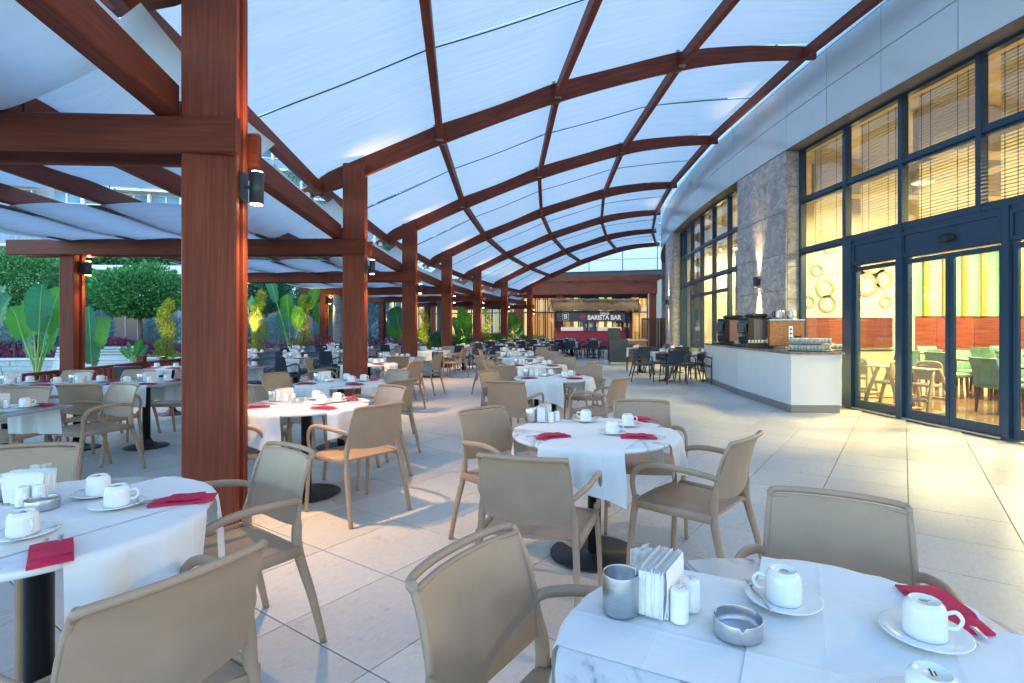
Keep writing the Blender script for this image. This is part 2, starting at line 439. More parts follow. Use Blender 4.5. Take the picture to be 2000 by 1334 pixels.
# =================================================================== SETTING: terrace floor
TA = R_(55.75)
dA = Vector((cos(TA), sin(TA), 0)); dB = Vector((sin(TA), -cos(TA), 0))    # two tile directions
def ring_sheet(R0, R1, t0, t1, z, n=60):
    m = MB()
    m.grid(lambda u, v: pp(R0 + (R1 - R0) * v, t0 + (t1 - t0) * u, z), n, 2, None, False)
    return m
floor = tag(ring_sheet(66.95, 53.3, -.42, .56, -.013).obj('floor', M['grout']), kind='structure')
tiles = []
tm = MB(); tm.box(.003, .597, .003, .597, -.011, 0, ch=.0015)
tme = tm.mesh('tile', M['tile'])
for i in range(-20, 80):
    for j in range(-60, 60):
        c = dA * (.2 + (i + .5) * .6) - dB * (-.03 + (j + .5) * .6)
        R, t = polar(c.x, c.y)
        if not (53.45 < R < 66.8 and -.37 < t < .5): continue
        d = math.hypot(c.x, c.y)
        vis = c.y > .8 and abs((c.x * FP / c.y + 50)) < 1050 + 250 / max(c.y, .5)
        if c.y < -2.5: continue
        tiles.append((0 if vis else 1, d, i, j))
tiles.sort()
rest = MB()
for k, (v, d, i, j) in enumerate(tiles):
    o = dA * (.2 + i * .6) - dB * (-.03 + (j + 1) * .6)
    dz = rnd.uniform(-.0006, .0006)
    if k < 290 and v == 0:
        t = inst('tile', tme, floor, (o.x, o.y, dz), TA)
    else:
        rest.box(.003, .597, .003, .597, -.011, 0, TA, (o.x, o.y, dz))
tag(rest.obj('tile', M['tile'], floor), kind='stuff')

# =================================================================== timber pergola
TH = [-.183 + .0802 * i for i in range(-1, 7)]        # TH[0] is the frame beside the camera
perg = thing('timber_pergola', 'red stained timber pergola carrying the arched white canopy over the tables', 'pergola')
ARC = [(62.78, 3.50), (61.95, 3.93), (60.65, 4.53), (58.72, 5.30), (56.6, 5.93), (55.4, 6.12), (54.2, 6.19)]
def arcz(R):
    A = sorted(ARC)
    xs = [a[0] for a in A]
    for i in range(len(A) - 1):
        if R <= A[i + 1][0] or i == len(A) - 2:
            p0 = A[max(i - 1, 0)]; p1 = A[i]; p2 = A[i + 1]; p3 = A[min(i + 2, len(A) - 1)]
            t = (R - p1[0]) / (p2[0] - p1[0])
            m1 = (p2[1] - p0[1]) / (p2[0] - p0[0]); m2 = (p3[1] - p1[1]) / (p3[0] - p1[0]); h = p2[0] - p1[0]
            if R < xs[0]: return p1[1] + m1 * (R - p1[0])
            return (2 * t**3 - 3 * t * t + 1) * p1[1] + (t**3 - 2 * t * t + t) * h * m1 + (-2 * t**3 + 3 * t * t) * p2[1] + (t**3 - t * t) * h * m2
PR = [62.55, 60.65, 58.72, 56.6, 54.35]               # purlin lines
PW = .34
def plank(R0, R1, t, d0, d1, z0, z1):
    m = MB(); rm = (R0 + R1) / 2
    p = pp(rm, t + (d0 + d1) / 2 / 62, 0)
    m.sweep([(p.x, p.y, z0), (p.x, p.y, z1)], [rect(R1 - R0, d1 - d0, .01)] * 2, (cos(t), -sin(t), 0), True, False)
    return m
for i, t in enumerate(TH):
    if i >= 1:
        plank(61.83, 62.17, t, 0, .075, 0, 3.99).obj('post', M['wood'], perg)
        plank(61.86, 62.14, t, .077, .163, 0, 3.72).obj('post_core', M['wood'], perg)
        plank(61.83, 62.17, t, .165, .24, 0, 3.99).obj('post', M['wood'], perg)
    # arch
    tt = t + .12 / 62
    pts = []; secs = []
    for k in range(37):
        R = 62.82 + (54.15 - 62.82) * k / 36
        pts.append(pp(R, tt, arcz(R)))
        h = .30 if k < 26 else .30 - .09 * (k - 26) / 10
        if k < 2: h = .26 - .06 * (2 - k)
        secs.append(rect(h, .085, .008))
    MB().sweep(pts, secs, (0, 0, 1), True, False).obj('arch_beam', M['wood'], perg)
    # end plates
    m = MB(); e = pp(54.2, tt, arcz(54.2))
    m.sweep([pp(54.25, tt - .0012, e.z + .03), pp(54.25, tt + .0012, e.z + .03)], [oval(.07, .07, 12)] * 2, (0, 0, 1))
    m.sweep([pp(62.72, tt - .0014, arcz(62.72) - .06), pp(62.72, tt + .0014, arcz(62.72) - .06)], [oval(.05, .05, 12)] * 2, (0, 0, 1))
    m.obj('steel_bolt', M['galv'], perg)
# purlins, one per bay and line, with steel shoes
for i in range(len(TH) - 1):
    t0, t1 = TH[i] + .165 / 62, TH[i + 1] + .075 / 62
    for R in PR:
        z = arcz(R) - (.02 if R < 62 else .03)
        hh = .19
        p, q = pp(R, t0, z), pp(R, t1, z)
        MB().beam(p, q, .095, hh).obj('purlin', M['wood'], perg)
    m = MB()
    for R in PR[1:4]:
        for tt in (t0 + .05 / 62, t1 - .05 / 62):
            c = pp(R, tt, arcz(R) - .12); m.box(-.06, .06, -.045, .045, -.006, .006, 0, c)
            c = pp(R + .07, tt, arcz(R) + .11); m.box(-.03, .03, -.03, .03, -.008, .03, 0, c)
    m.obj('steel_shoe', M['galv'], perg)
# left wing: cross beams in pairs, outer posts, long beams
OUT = {}
for i, t in enumerate(TH):
    to = t + .0105
    a = pp(61.80, t, 0); b = pp(67.55, to, 0)
    d = (b - a).normalized(); nrm = Vector((-d.y, d.x, 0)) * -1      # towards larger theta
    if nrm.y < 0: nrm = -nrm
    for k, off in enumerate((-.036, .278)):
        p = a + nrm * off; q = b + nrm * off
        p.z = q.z = 2.665 - .0
        MB().beam(p, q, .07, .245, .012).obj('cross_beam', M['wood'], perg)
    OUT[i] = to
    # outer post
    for (c0, c1, r0, r1, nm) in ((0.0, .07, 66.55, 66.77, 'post'), (.072, .158, 66.58, 66.74, 'post_core'), (.16, .23, 66.55, 66.77, 'post')):
        m = MB(); pc = pp(66.66, to - .001, 0) + nrm * ((c0 + c1) / 2)
        m.sweep([(pc.x, pc.y, -.3), (pc.x, pc.y, 3.08)], [rect(r1 - r0, c1 - c0, .008)] * 2, (cos(t), -sin(t), 0), True, False)
        m.obj(nm, M['wood'], perg)
for i in range(len(TH) - 1):
    t0 = TH[i]; t1 = TH[i + 1]
    for k, (R, wd, hh) in enumerate(((62.27, .14, .23), (63.3, .09, .2), (64.38, .09, .2), (65.43, .09, .2), (66.5, .1, .25))):
        f = (R - 62) / 4.7 * .0105
        a0 = .0016 if k else .0050
        p, q = pp(R, t0 + f + a0, 2.79 + hh / 2), pp(R, t1 + f + (.0012 if k else .0002), 2.79 + hh / 2)
        MB().beam(p, q, wd, hh, .012).obj('long_beam', M['wood'], perg)

# =================================================================== shade cloths
def canopy_piece(t0, t1, cut=0.0):
    m = MB(); ph = rnd.uniform(0, 6)
    def fn(u, v):
        R = 62.7 + (54.05 - 62.7) * v
        t = t0 + (t1 - t0) * u
        z = arcz(R) + .165
        g = 0
        for a, b in zip(PR[:-1], PR[1:]):
            if b <= R <= a: g = math.sin(pi * (a - R) / (a - b))
        z -= .035 * g
        z += .012 * g * sin(u * 9 + ph + R * .9) + .008 * sin(u * 23 + R * 1.7 + ph)
        if u in (0, 1): z -= .0
        return pp(R, t, z)
    m.grid(fn, 10, 54, lambda u, v: ((t0 + (t1 - t0) * u) * 58, v * 8.6))
    return m
sails = thing('shade_canopy', 'long arched white cloth canopy stretched over the red timber arches', 'canopy')
for i in range(len(TH) - 1):
    a, b = TH[i] + .12 / 62, TH[i + 1] + .12 / 62
    mid = (a + b) / 2
    canopy_piece(a, mid - .004 / 58).obj('cloth_panel', M['canopy'], sails)
    canopy_piece(mid + .004 / 58, b).obj('cloth_panel', M['canopy'], sails)
    m = MB(); cab = []
    for k in range(85):
        R = 62.65 - .1 * k; g = 0
        for p_, q_ in zip(PR[:-1], PR[1:]):
            if q_ <= R <= p_: g = math.sin(pi * (p_ - R) / (p_ - q_))
        cab.append(pp(R, mid, arcz(R) + .145 - .035 * g))
    m.sweep(cab, [oval(.009, .009, 6)] * 85); m.obj('seam_cable', M['seam'], sails)
def strip(t0, t1, zf):
    m = MB(); ph = rnd.uniform(0, 6)
    def fn(u, v):
        R = 62.36 + (66.75 - 62.36) * v
        t = t0 + (t1 - t0) * u + .0105 * v
        z = zf(R) + .36 * max(0, 1 - (R - 62.5) / .8) ** 1.5 + .006 * sin(4 * u * pi + ph) - .05 * sin(pi * u)
        return pp(R, t, z)
    m.grid(fn, 10, 60, lambda u, v: ((t0 + (t1 - t0) * u) * 60, v * 4.3))
    return m
lines = [62.27, 63.3, 64.38, 65.43, 66.5]
def over(R):
    g = max([math.sin(pi * (R - a) / (b - a)) if a <= R <= b else 0 for a, b in zip(lines[:-1], lines[1:])])
    return 3.01 - .04 * g
def under(R):
    k = max(min((R - 62.27) / 1.06, 3.99), 0)
    g = abs(math.sin(pi * k))
    return 2.772 + .035 * g
left = thing('shade_sails', 'pale woven sun sails threaded between the timber beams beside the garden', 'sun sail')
for i in range(len(TH) - 1):
    t0, t1 = TH[i], TH[i + 1]; L = t1 - t0
    strip(t0 + (.03 if i > 1 else -.02) * L, t0 + .52 * L, over).obj('sail_strip', M['canopy_left'], left)
    strip(t0 + (.52 if i > 0 else .45) * L, t0 + .99 * L, under).obj('sail_strip', M['canopy_left'], left)

for i in range(len(TH) - 1):
    t0, t1 = TH[i], TH[i + 1]; L = t1 - t0
    for R in lines[1:]:
        f = (R - 62) / 4.7 * .0105
        MB().beam(pp(R, t0 + .5 * L + f, 2.752), pp(R, t0 + .98 * L + f, 2.752), .10, .012, .002).obj('sail_batten', M['seam'], left)
# =================================================================== railing
rail = thing('timber_railing', 'low red timber railing with square balusters between terrace and garden', 'railing')
t = -.20; step = .135 / 66.85
bm_ = MB(); bm_.box(-.028, .028, -.028, .028, .06, .63); bme = bm_.mesh('baluster', M['wood'])
cnt = 0
t = -.26
while t < .43 and cnt < 295:
    p = pp(66.85, t); inst('baluster', bme, rail, p, -t); t += step; cnt += 1
ks = 40
for k in range(ks):
    a = -.26 + (.43 + .26) * k / ks; b = -.26 + (.43 + .26) * (k + 1) / ks
    MB().beam(pp(66.85, a, .66), pp(66.85, b, .66), .09, .05).obj('top_rail', M['wood'], rail)
    MB().beam(pp(66.85, a, .1), pp(66.85, b, .1), .06, .05).obj('bottom_rail', M['wood'], rail)
for k in range(27):
    a = -.2745 + .0267 * k
    m = MB(); m.box(-.06, .06, -.06, .06, 0, .78, ch=.004); m.obj('rail_post', M['wood'], rail, pp(66.85, a), -a)
    m = MB(); m.box(-.075, .075, -.075, .075, .78, .81, ch=.008); m.obj('post_cap', M['wood'], rail, pp(66.85, a), -a)
# =================================================================== HOTEL BUILDING (curved facade on the right)
hotel = thing('hotel_building', 'curved hotel wing with stone pillars, pale fascia panels and tall dark framed windows', 'building')
RF, RW = 53.95, 53.65
PIT = .0238
BAY = .173
# fascia panels (proud, with joints)
for k in range(-6, 22):
    a = -.1488 + PIT * k; b = a + PIT
    for z0, z1 in ((4.93, 5.595), (5.60, 6.27), (6.275, 7.2)):
        MB().pbox(RF - .05, RF, a + .00013, b - .00013, z0, z1 - .010).obj('fascia_panel', M['fascia'], hotel)
MB().pbox(RF - .30, RF - .056, -.35, .42, 4.97, 7.3, 40).obj('wall', M['seam'], hotel)
MB().pbox(RF - .301, RF - .003, -.35, .42, 4.915, 4.928, 40).obj('soffit', M['soffit'], hotel)
# pillars: stone slabs front and returns
def pillar(a, b):
    MB().pbox(RF - .32, RF - .034, a + .0006, b - .0006, 0, 4.91, 2).obj('wall', M['seam'], hotel)
    mid = a + (b - a) * .42
    rows = [0, 1.21, 2.13, 2.87, 3.72, 4.91]
    rows2 = [0, 1.0, 1.95, 2.6, 3.35, 4.2, 4.91]
    for z0, z1 in zip(rows[:-1], rows[1:]):
        for u, v in ((a, mid), (mid, b)):
            MB().pbox(RF - .03, RF + rnd.uniform(-.001, .001), u + .0001, v - .0001, z0 + .005, z1 - .005).obj('stone_slab', M['stone'], hotel)
    for z0, z1 in zip(rows2[:-1], rows2[1:]):
        MB().pbox(RW - .02, RF - .034, a - .0001, a + .0005, z0 + .005, z1 - .005).obj('stone_slab', M['stone'], hotel)
        MB().pbox(RW - .02, RF - .034, b - .0005, b + .0001, z0 + .005, z1 - .005).obj('stone_slab', M['stone'], hotel)
pillar(-.0772, -.035); pillar(.0958, .138); pillar(.269, .311)
def frame_bar(p, R0, R1, a, b, z0, z1, n=1): MB().pbox(R0, R1, a, b, z0, z1, n).obj('frame_bar', M['frame'], p)
blind_mat = cloth_mat('cream_blind_slat', (.78, .74, .60), .7)
def window(a, b, z0, z1, blind=False, side=True):
    """one glazed panel: frame > pane (+ blind)"""
    w = MB().pbox(RW - .06, RW, a - .0004, a + .0004, z0, z1).obj('window', M['frame'], hotel)
    frame_bar(w, RW - .058, RW - .002, a + .0004, b - .0004, z0, z0 + .035)
    frame_bar(w, RW - .058, RW - .002, a + .0004, b - .0004, z1 - .035, z1)
    MB().pbox(RW - .034, RW - .026, a + .0004, b - .0004, z0 + .035, z1 - .035).obj('pane', M['glass'], w)
    if blind:
        m = MB(); z = z1 - .06
        a2 = a + (b - a) * .17
        while z > z0 + .03:
            m.pbox(RW - .212, RW - .208, a2, b - .0012, z, z + .032); z -= .047
        tag(m.obj('blind', blind_mat, w), kind='stuff')
        m = MB()
        for f in (.12, .28, .72, .88):
            q = a2 + (b - a2) * f; m.pbox(RW - .199, RW - .197, q - .0001, q + .0001, z0 + .02, z1 - .02)
        m.obj('blind_cord', M['seam'], w)
def bay(a0, b0, muls, door=True):
    ed = [a0] + muls + [b0]
    for u, v in zip(ed[:-1], ed[1:]):
        window(u + .0005, v - .0005, 3.93, 4.90, True)
        window(u + .0005, v - .0005, 2.93, 3.86, True)
    for u in ed:
        frame_bar(hotel, RW - .08, RW + .035, u - .0007, u + .0007, 2.87, 4.91)
    frame_bar(hotel, RW - .082, RW + .03, a0, b0, 3.862, 3.928, 6)
    frame_bar(hotel, RW - .082, RW + .032, a0, b0, 2.862, 2.932, 6)
    frame_bar(hotel, RW - .081, RW + .028, a0, b0, 4.86, 4.905, 6)
bay(-.2075, -.0780, [-.1964, -.1729, -.1493, -.1260, -.1029])
bay(-.0345, .0953, [-.0105, .0130, .0365, .0600, .0830])
bay(.1385, .268, [.162, .186, .210, .234])
# ground storey, bay beside the counter
def tall(a, b, z1=2.86): window(a, b, .03, z1)
tall(-.1020, -.0785)
for u in (-.0780,): frame_bar(hotel, RW - .08, RW + .035, u - .0007, u + .0007, 0, 2.86)
def jamb(a, b, z1=2.86): frame_bar(hotel, RW - .12, RW + .06, a, b, 0, z1)
jamb(-.1068, -.1026)
# entrance: header boards, fixed light, two sliding leaves
for a, b in ((-.1249, -.1070), (-.1551, -.1270), (-.180, -.1570)):
    MB().pbox(RW - .08, RW + .03, a, b, 2.42, 2.858, 3).obj('header_board', M['frame'], hotel)
    m = MB()
    for (p_, q_, z0, z1) in ((a, b, 2.76, 2.80), (a, b, 2.44, 2.48), (a, a + .0007, 2.44, 2.8), (b - .0007, b, 2.44, 2.8)):
        m.pbox(RW + .033, RW + .05, p_, q_, z0, z1)
    m.obj('header_moulding', M['frame'], hotel)
jamb(-.1272, -.1251); jamb(-.1569, -.1553)
def leaf(a, b, R=RW, name='sliding_door'):
    d = MB().pbox(R - .03, R + .01, a, b, 2.33, 2.40).obj(name, M['frame'], hotel)
    frame_bar(d, R - .03, R + .01, a, b, .03, .16)
    frame_bar(d, R - .03, R + .01, a, a + .0011, .16, 2.33); frame_bar(d, R - .03, R + .01, b - .0011, b, .16, 2.33)
    MB().pbox(R - .014, R - .006, a + .0011, b - .0011, .16, 2.33).obj('pane', M['glass'], d)
leaf(-.1249, -.1070, RW, 'side_light')
leaf(-.1412, -.1273); leaf(-.1551, -.1414)
leaf(-.180, -.1571, RW, 'side_light')
jamb(-.2075, -.1802)
m = MB(); m.pbox(RW - .05, RW + .06, -.1551, -.107, .0005, .028, 4); m.obj('threshold', M['steel'], hotel)
m = MB(); c = pp(RW + .07, -.1412, 2.60); m.box(-.05, .05, -.10, .10, -.05, .05, -.14, c, .02); m.obj('door_sensor', M['black'], hotel)
# second bay ground floor: tall lights and a door
for u, v in ((-.0345, -.0105), (-.0105, .0130), (.0130, .0365), (.0365, .0600), (.0600, .0830), (.0830, .0953)):
    tall(u + .0006, v - .0006)
for u in (-.0105, .0130, .0365, .0600, .0830, -.0340, .0948): frame_bar(hotel, RW - .08, RW + .035, u - .0009, u + .0009, 0, 2.86)
frame_bar(hotel, RW - .081, RW + .033, -.0104, .0598, 2.36, 2.45, 3)
for u, v in zip([.1385, .162, .186, .210, .234], [.162, .186, .210, .234, .268]):
    tall(u + .0006, v - .0006); frame_bar(hotel, RW - .08, RW + .035, u - .0009, u + .0009, 0, 2.86)

# ------------------------------------------------------------------ dining room behind the glass
cream = plain('cream_wall', (.66, .62, .48), .7, var=.05, scale=1.2)
teal = plain('teal_wall_panel', (.15, .37, .29), .5, var=.2, scale=1.5, stretch=(1, 1, .4))
orange = plain('honey_wood_batten', (.52, .23, .05), .4, var=.12, scale=4, stretch=(4, 4, .5))
redwood = plain('mahogany_wall_board', (.15, .035, .022), .35, var=.4, scale=2.5, stretch=(.5, .5, 9))
inner_floor = plain('glossy_brown_floor', (.20, .12, .07), .07, var=.25, scale=1.1)
ceil_m = plain('room_ceiling', (.62, .58, .48), .8)
ff = MB()
ff.grid(lambda u, v: pp(RW - .1 - 17 * v, -.36 + (.42 + .36) * u, -.006), 24, 4, None, False)
tag(ff.obj('dining_room_floor', inner_floor), kind='structure')
MB().pbox(RW - 17, RW - .32, -.36, .42, 5.0, 5.1, 10).obj('ceiling', ceil_m, hotel)
m = MB()
for a in (-.19, -.115, -.06, .02, .09, .17): m.pbox(RW - 9, RW - .9, a - .004, a + .004, 4.25, 4.99)
m.pbox(RW - 3.3, RW - 2.9, -.3, .35, 4.3, 4.985, 8)
m.obj('ceiling_beam', ceil_m, hotel)
def slab(x0, x1, y0, y1, z0, z1, name, mat, par=None): return MB().box(x0, x1, y0, y1, z0, z1).obj(name, mat, par or hotel)
slab(6.05, 9.0, 13.0, 13.15, 0, 4.6, 'wall', cream)
slab(9.0, 9.12, 13.0, 15.2, 0, 4.99, 'wall', cream)
slab(9.12, 24, 15.2, 15.35, 0, 4.99, 'wall', cream)
slab(24, 24.15, -6, 15.3, 0, 4.99, 'wall', cream)
slab(6.6, 24, -6.2, -6, 0, 4.99, 'wall', cream)
slab(6.05, 7.35, 20.0, 20.1, 0, 4.6, 'wall', cream)
slab(8.2, 8.3, 15.3, 40, 0, 4.6, 'wall', cream)
for k in range(14):
    x = 9.15 + k * 1.05; slab(x, x + 1.04, 15.14, 15.19, .62, 1.69, 'wall_board', redwood)
for k in range(28):
    x = 9.3 + k * .54
    slab(x + .07, x + .54, 15.15, 15.19, 1.70, 4.3, 'wall_panel', teal)
    slab(x - .07, x + .068, 15.08, 15.14, 1.70, 4.4, 'wall_batten', orange)
slab(6.45, 7.38, 12.94, 12.99, .9, 1.62, 'wall_board', redwood)
slab(7.75, 8.55, 12.94, 12.99, .9, 1.62, 'wall_board', redwood)
# ring ornaments on the cream wall
ringm = plain('olive_wall_ring', (.26, .26, .15), .5); ringp = plain('rose_wall_ring', (.45, .22, .16), .5)
def ring(x, z, r, wd, mat, y=12.985):
    m = MB(); m.sweep([(x + r * cos(a), y, z + r * sin(a)) for a in [2 * pi * k / 32 for k in range(32)]], [rect(.02, wd, .002)] * 32, (0, 1, 0), False, False, True)
    m.obj('wall_ring', mat, hotel)
for x, z, r, wd, mt in ((6.95, 2.32, .2, .07, ringm), (7.0, 1.95, .19, .05, ringp), (6.75, 2.75, .13, .04, ringp), (7.05, 3.3, .13, .04, ringm), (6.55, 2.0, .13, .05, ringm),
                        (8.05, 2.95, .33, .1, ringp), (7.95, 2.45, .28, .09, ringp), (8.4, 2.0, .13, .05, ringm), (8.35, 2.55, .2, .06, ringm)):
    ring(x, z, r, wd, mt)
# interior lamps (lit recessed ceiling lights of the dining room)
lampd = emit('ceiling_lamp_glow', (1, .72, .30), .5)
def ceiling_lamp(x, y, z, e, sz=.9, lab='glowing'):
    r = thing('ceiling_lamp', lab, 'ceiling lamp', (x, y, z), 0, 'recessed lamps in the dining room ceiling')
    MB().lathe([(.20, 0), (.20, .03)], n=20).obj('lamp_body', M['white'], r)
    MB().lathe([(.16, -.004), (.16, -.001)], n=20).obj('diffuser', lampd, r)
    l = bpy.data.lights.new('lamp', 'AREA'); l.energy = e * .46; l.size = sz; l.color = (1.0, .74, .29); l.shape = 'DISK'
    o = bpy.data.objects.new('lamp', l); COL.objects.link(o); o.parent = r; o.location = (0, 0, -.05)
wl = iter(('just inside the entrance', 'right of the entrance', 'above the back wall boards', 'above the right dining tables', 'in the deep right corner', 'near the right picture edge', 'deepest in the room', 'behind the nearest stone pillar', 'behind the second window bay'))
for (x, y, e) in ((7.6, 10.6, 200), (8.2, 7.6, 190), (11.5, 12.6, 260), (12.5, 8.8, 220), (15.5, 13.0, 240), (10.5, 4.5, 200), (18.5, 10.5, 200), (7.3, 15.5, 110), (7.0, 19.2, 110)):
    w_ = next(wl); ceiling_lamp(x, y, 4.23 if x > 7.4 else 4.2, e, 1.0, 'recessed ceiling lamp glowing yellow ' + w_)

# ------------------------------------------------------------------ wall lamps on the stone pillars
def spot(loc, dirn, e, ang, col=(1, .62, .28), blend=.5, par=None, rad=.03):
    l = bpy.data.lights.new('lamp', 'SPOT'); l.energy = e; l.spot_size = ang; l.spot_blend = blend; l.color = col; l.shadow_soft_size = rad
    o = bpy.data.objects.new('lamp', l); COL.objects.link(o)
    o.rotation_euler = Vector(dirn).to_track_quat('-Z', 'Y').to_euler()
    o.location = loc
    if par: o.parent = par
    return o
for a, lab in ((-.0565, 'dark tubular wall lamp lighting the nearest stone pillar above the coffee counter'), (.117, 'dark tubular wall lamp on the second stone pillar near the lattice screen')):
    z = 2.38
    r = thing('wall_lamp', lab, 'wall lamp', pp(RF + .0, a, z), -a, 'up and down lamps on the stone pillars')
    m = MB(); m.box(-.02, .0, -.05, .05, -.07, .07, ch=.004); m.obj('back_plate', M['lampblack'], r)
    m = MB(); m.lathe([(.045, -.11), (.048, -.105), (.048, .105), (.045, .11)], (-.085, 0, 0), 20, cap=False)
    m.obj('lamp_tube', M['lampblack'], r)
    for s_ in (-1, 1):
        m = MB(); m.lathe([(.04, .09 * s_), (.04, .094 * s_)], (-.085, 0, 0), 16); m.obj('lens', M['lampglow'], r)
        spot((-.055, 0, .118 * s_), (.07, 0, s_), 75, R_(44), par=r, rad=.03, col=(1, .66, .34), blend=1)

# =================================================================== post lamps of the pergola
def post_lamp(t, R, z, side, lab, up=True, e=60):
    r = thing('post_lamp', lab, 'lamp', pp(R, t, z), -t, 'black spotlights on the timber posts')
    m = MB(); m.box(-.0, .02, -.055, .055, -.10, .10, ch=.004); m.obj('back_plate', M['lampblack'], r)
    m = MB(); m.sweep([(.09, .0, -.115), (.095, 0, .105)], [oval(.046, .046, 20)] * 2, (1, 0, 0)); m.obj('lamp_tube', M['lampblack'], r)
    m = MB(); m.box(.018, .05, -.012, .012, -.012, .012); m.obj('bracket', M['lampblack'], r)
    m = MB(); m.lathe([(.038, -.121), (.038, -.117)], (.09, 0, 0), 16); m.obj('lens', M['lampglow'], r)
    m = MB(); m.lathe([(.036, .108), (.036, .112)], (.095, 0, 0), 16); m.obj('lens', M['lampglow'], r)
    spot((.09, 0, -.13), (.42, 0, -1), e, R_(105), par=r, rad=.05, col=(1, .60, .26), blend=1)
    if up: spot((.10, 0, .12), (-.02, .0, 1), e * .6, R_(50), par=r, rad=.018, col=(1, .55, .20), blend=1)
for i in range(1, 8):
    names = ['first and largest timber post', 'second timber post', 'third timber post', 'fourth timber post', 'fifth timber post', 'sixth timber post', 'last timber post']
    t = TH[i]
    post_lamp(t + .12 / 62, 61.828, 2.36, 1, 'black tube spotlight fixed to the right side of the %s' % names[i - 1], e=40)
for i in (2, 3, 4):
    nm = {2: 'outer post beside the round clipped tree', 3: 'outer post hidden behind the big post', 4: 'outer post beside the grey palm trunk'}[i]
    post_lamp(OUT[i] + .11 / 66, 66.545, 2.36, 1, 'black tube spotlight fixed to the %s' % nm, e=24)
# =================================================================== CHAIRS
def chair_parts(seg=10, k=4):
    """list of (name, MB); sitter faces +y"""
    out = []
    slim = 1.0
    for s in (-1, 1):
        # front leg running up into the arm
        leg = spline([(s * .262, .245, 0), (s * .256, .225, .25), (s * .246, .205, .43), (s * .25, .20, .47)], k)
        m = MB(); n = len(leg); m.sweep(leg, [oval(.0115 + .005 * i / n, .0135 + .009 * i / n, seg, .7) for i in range(n)], (1, 0, 0)); out.append(('leg', m))
        arm = spline([(s * .25, .203, .44), (s * .262, .213, .54), (s * .268, .195, .605), (s * .272, .14, .645), (s * .272, .03, .662), (s * .262, -.11, .655), (s * .232, -.205, .64), (s * .210, -.236, .625)], k)
        n = len(arm)
        m = MB(); m.sweep(arm, [oval(.0105, .0135 + .003 * sin(pi * i / n), seg, .85) for i in range(n)], (1, 0, 0)); out.append(('armrest', m))
        rear = spline([(s * .248, -.325, 0), (s * .240, -.275, .22), (s * .222, -.222, .43), (s * .212, -.226, .56), (s * .205, -.252, .70), (s * .200, -.286, .785), (s * .196, -.306, .818)], k)
        n = len(rear)
        m = MB(); m.sweep(rear, [oval(.0115 + (.0035 if i < n * .5 else -.0025), .0125 + .0085 * sin(pi * min(1, i / n * 1.2)) if i < n * .45 else .0085 + .004 * max(0, 1 - (i - n * .45) / (n * .15)), seg, .7) for i in range(n)], (1, 0, 0)); out.append(('leg', m))
    # seat
    m = MB()
    def seat(u, v, top):
        y = -.225 + .45 * v
        w_ = .222 + .018 * v
        x = (u * 2 - 1) * w_
        rr = .05
        edge = min(1, (1 - abs(u * 2 - 1)) / .14) * min(1, (1 - v) / .12)
        z = .448 - .012 * (1 - (u * 2 - 1) ** 2) * sin(pi * min(1, v * 1.1)) - .012 * (1 - edge) ** 2
        y -= .02 * (abs(u * 2 - 1) ** 3) * v
        y += .018 * (1 - (u * 2 - 1) ** 2) * v
        return (x, y, z if top else z - .014 - .018 * (1 - edge))
    nu, nv = 10, 8
    m.grid(lambda u, v: seat(u, v, True), nu, nv)
    m.grid(lambda u, v: seat(1 - u, v, False), nu, nv)
    for fn in (lambda u, v: seat(u, 1, v < .5), lambda u, v: seat(1 - u, 0, v < .5), lambda u, v: seat(0, u, v < .5), lambda u, v: seat(1, 1 - u, v < .5)):
        m.grid(fn, 8, 1)
    for s in (-1, 1):   # side aprons
        m.sweep([(s * .236, -.22, .430), (s * .250, .20, .430)], [rect(.045, .022, .008)] * 2, (0, 0, 1))
    m.sweep(spline([(-.24, .205, .428), (-.12, .222, .428), (0, .226, .428), (.12, .222, .428), (.24, .205, .428)], 2), [rect(.032, .016, .005)] * 9, (0, 0, 1))
    out.append(('seat', m))
    # backrest: bowed panel with a slot under the top rail
    m = MB()
    def back(u, v, f):
        z0, z1 = .505, .803
        a = u * 2 - 1
        z = z0 + (z1 - z0) * v + .028 * (1 - a * a) * (1 - v) * -1 + .028 * (1 - v)
        y = -.2155 - .036 * v - .034 * v * v - .028 * (1 - a * a) * (1 - .2 * v)
        return (a * (.217 - .014 * v), y - f * .013, z)
    m.grid(lambda u, v: back(1 - u, v, 0), 12, 8)
    m.grid(lambda u, v: back(u, v, 1), 12, 8)
    m.grid(lambda u, v: back(u, 1, 1 - v), 12, 1); m.grid(lambda u, v: back(1 - u, 0, 1 - v), 12, 1)
    # flare from panel top to the rail ends
    out.append(('backrest', m))
    m = MB()
    m.sweep(spline([(-.197, -.292, .798), (-.194, -.312, .814), (-.12, -.334, .818), (0, -.344, .819), (.12, -.334, .818), (.194, -.312, .814), (.197, -.292, .798)], 3), [oval(.011, .011, seg)] * 19, (0, 0, 1))
    m.sweep(spline([(-.196, -.290, .801), (-.1, -.312, .803), (0, -.3185, .803), (.1, -.312, .803), (.196, -.290, .801)], 3), [oval(.0075, .0085, seg)] * 13, (0, 0, 1))
    out.append(('back_rail', m))
    return out
CH = {}
for nm, mt in (('beige_armchair', M['beige']), ('dark_armchair', M['navy'])):
    CH[nm] = [(n, m.mesh(n, mt)) for n, m in chair_parts(10, 4)]
big = MB()
for n, m in chair_parts(6, 2):
    b = len(big.v); big.v += m.v
    big.f += [tuple(q + b for q in f) for f in m.f]; big.uv += [None] * len(m.f); big.sm += m.sm
FARC = {'beige_armchair': big.mesh('armchair', M['beige']), 'dark_armchair': big.mesh('armchair', M['navy'])}
WHO = {'beige_armchair': 'beige plastic armchair', 'dark_armchair': 'dark grey plastic armchair'}
NCH = [0]
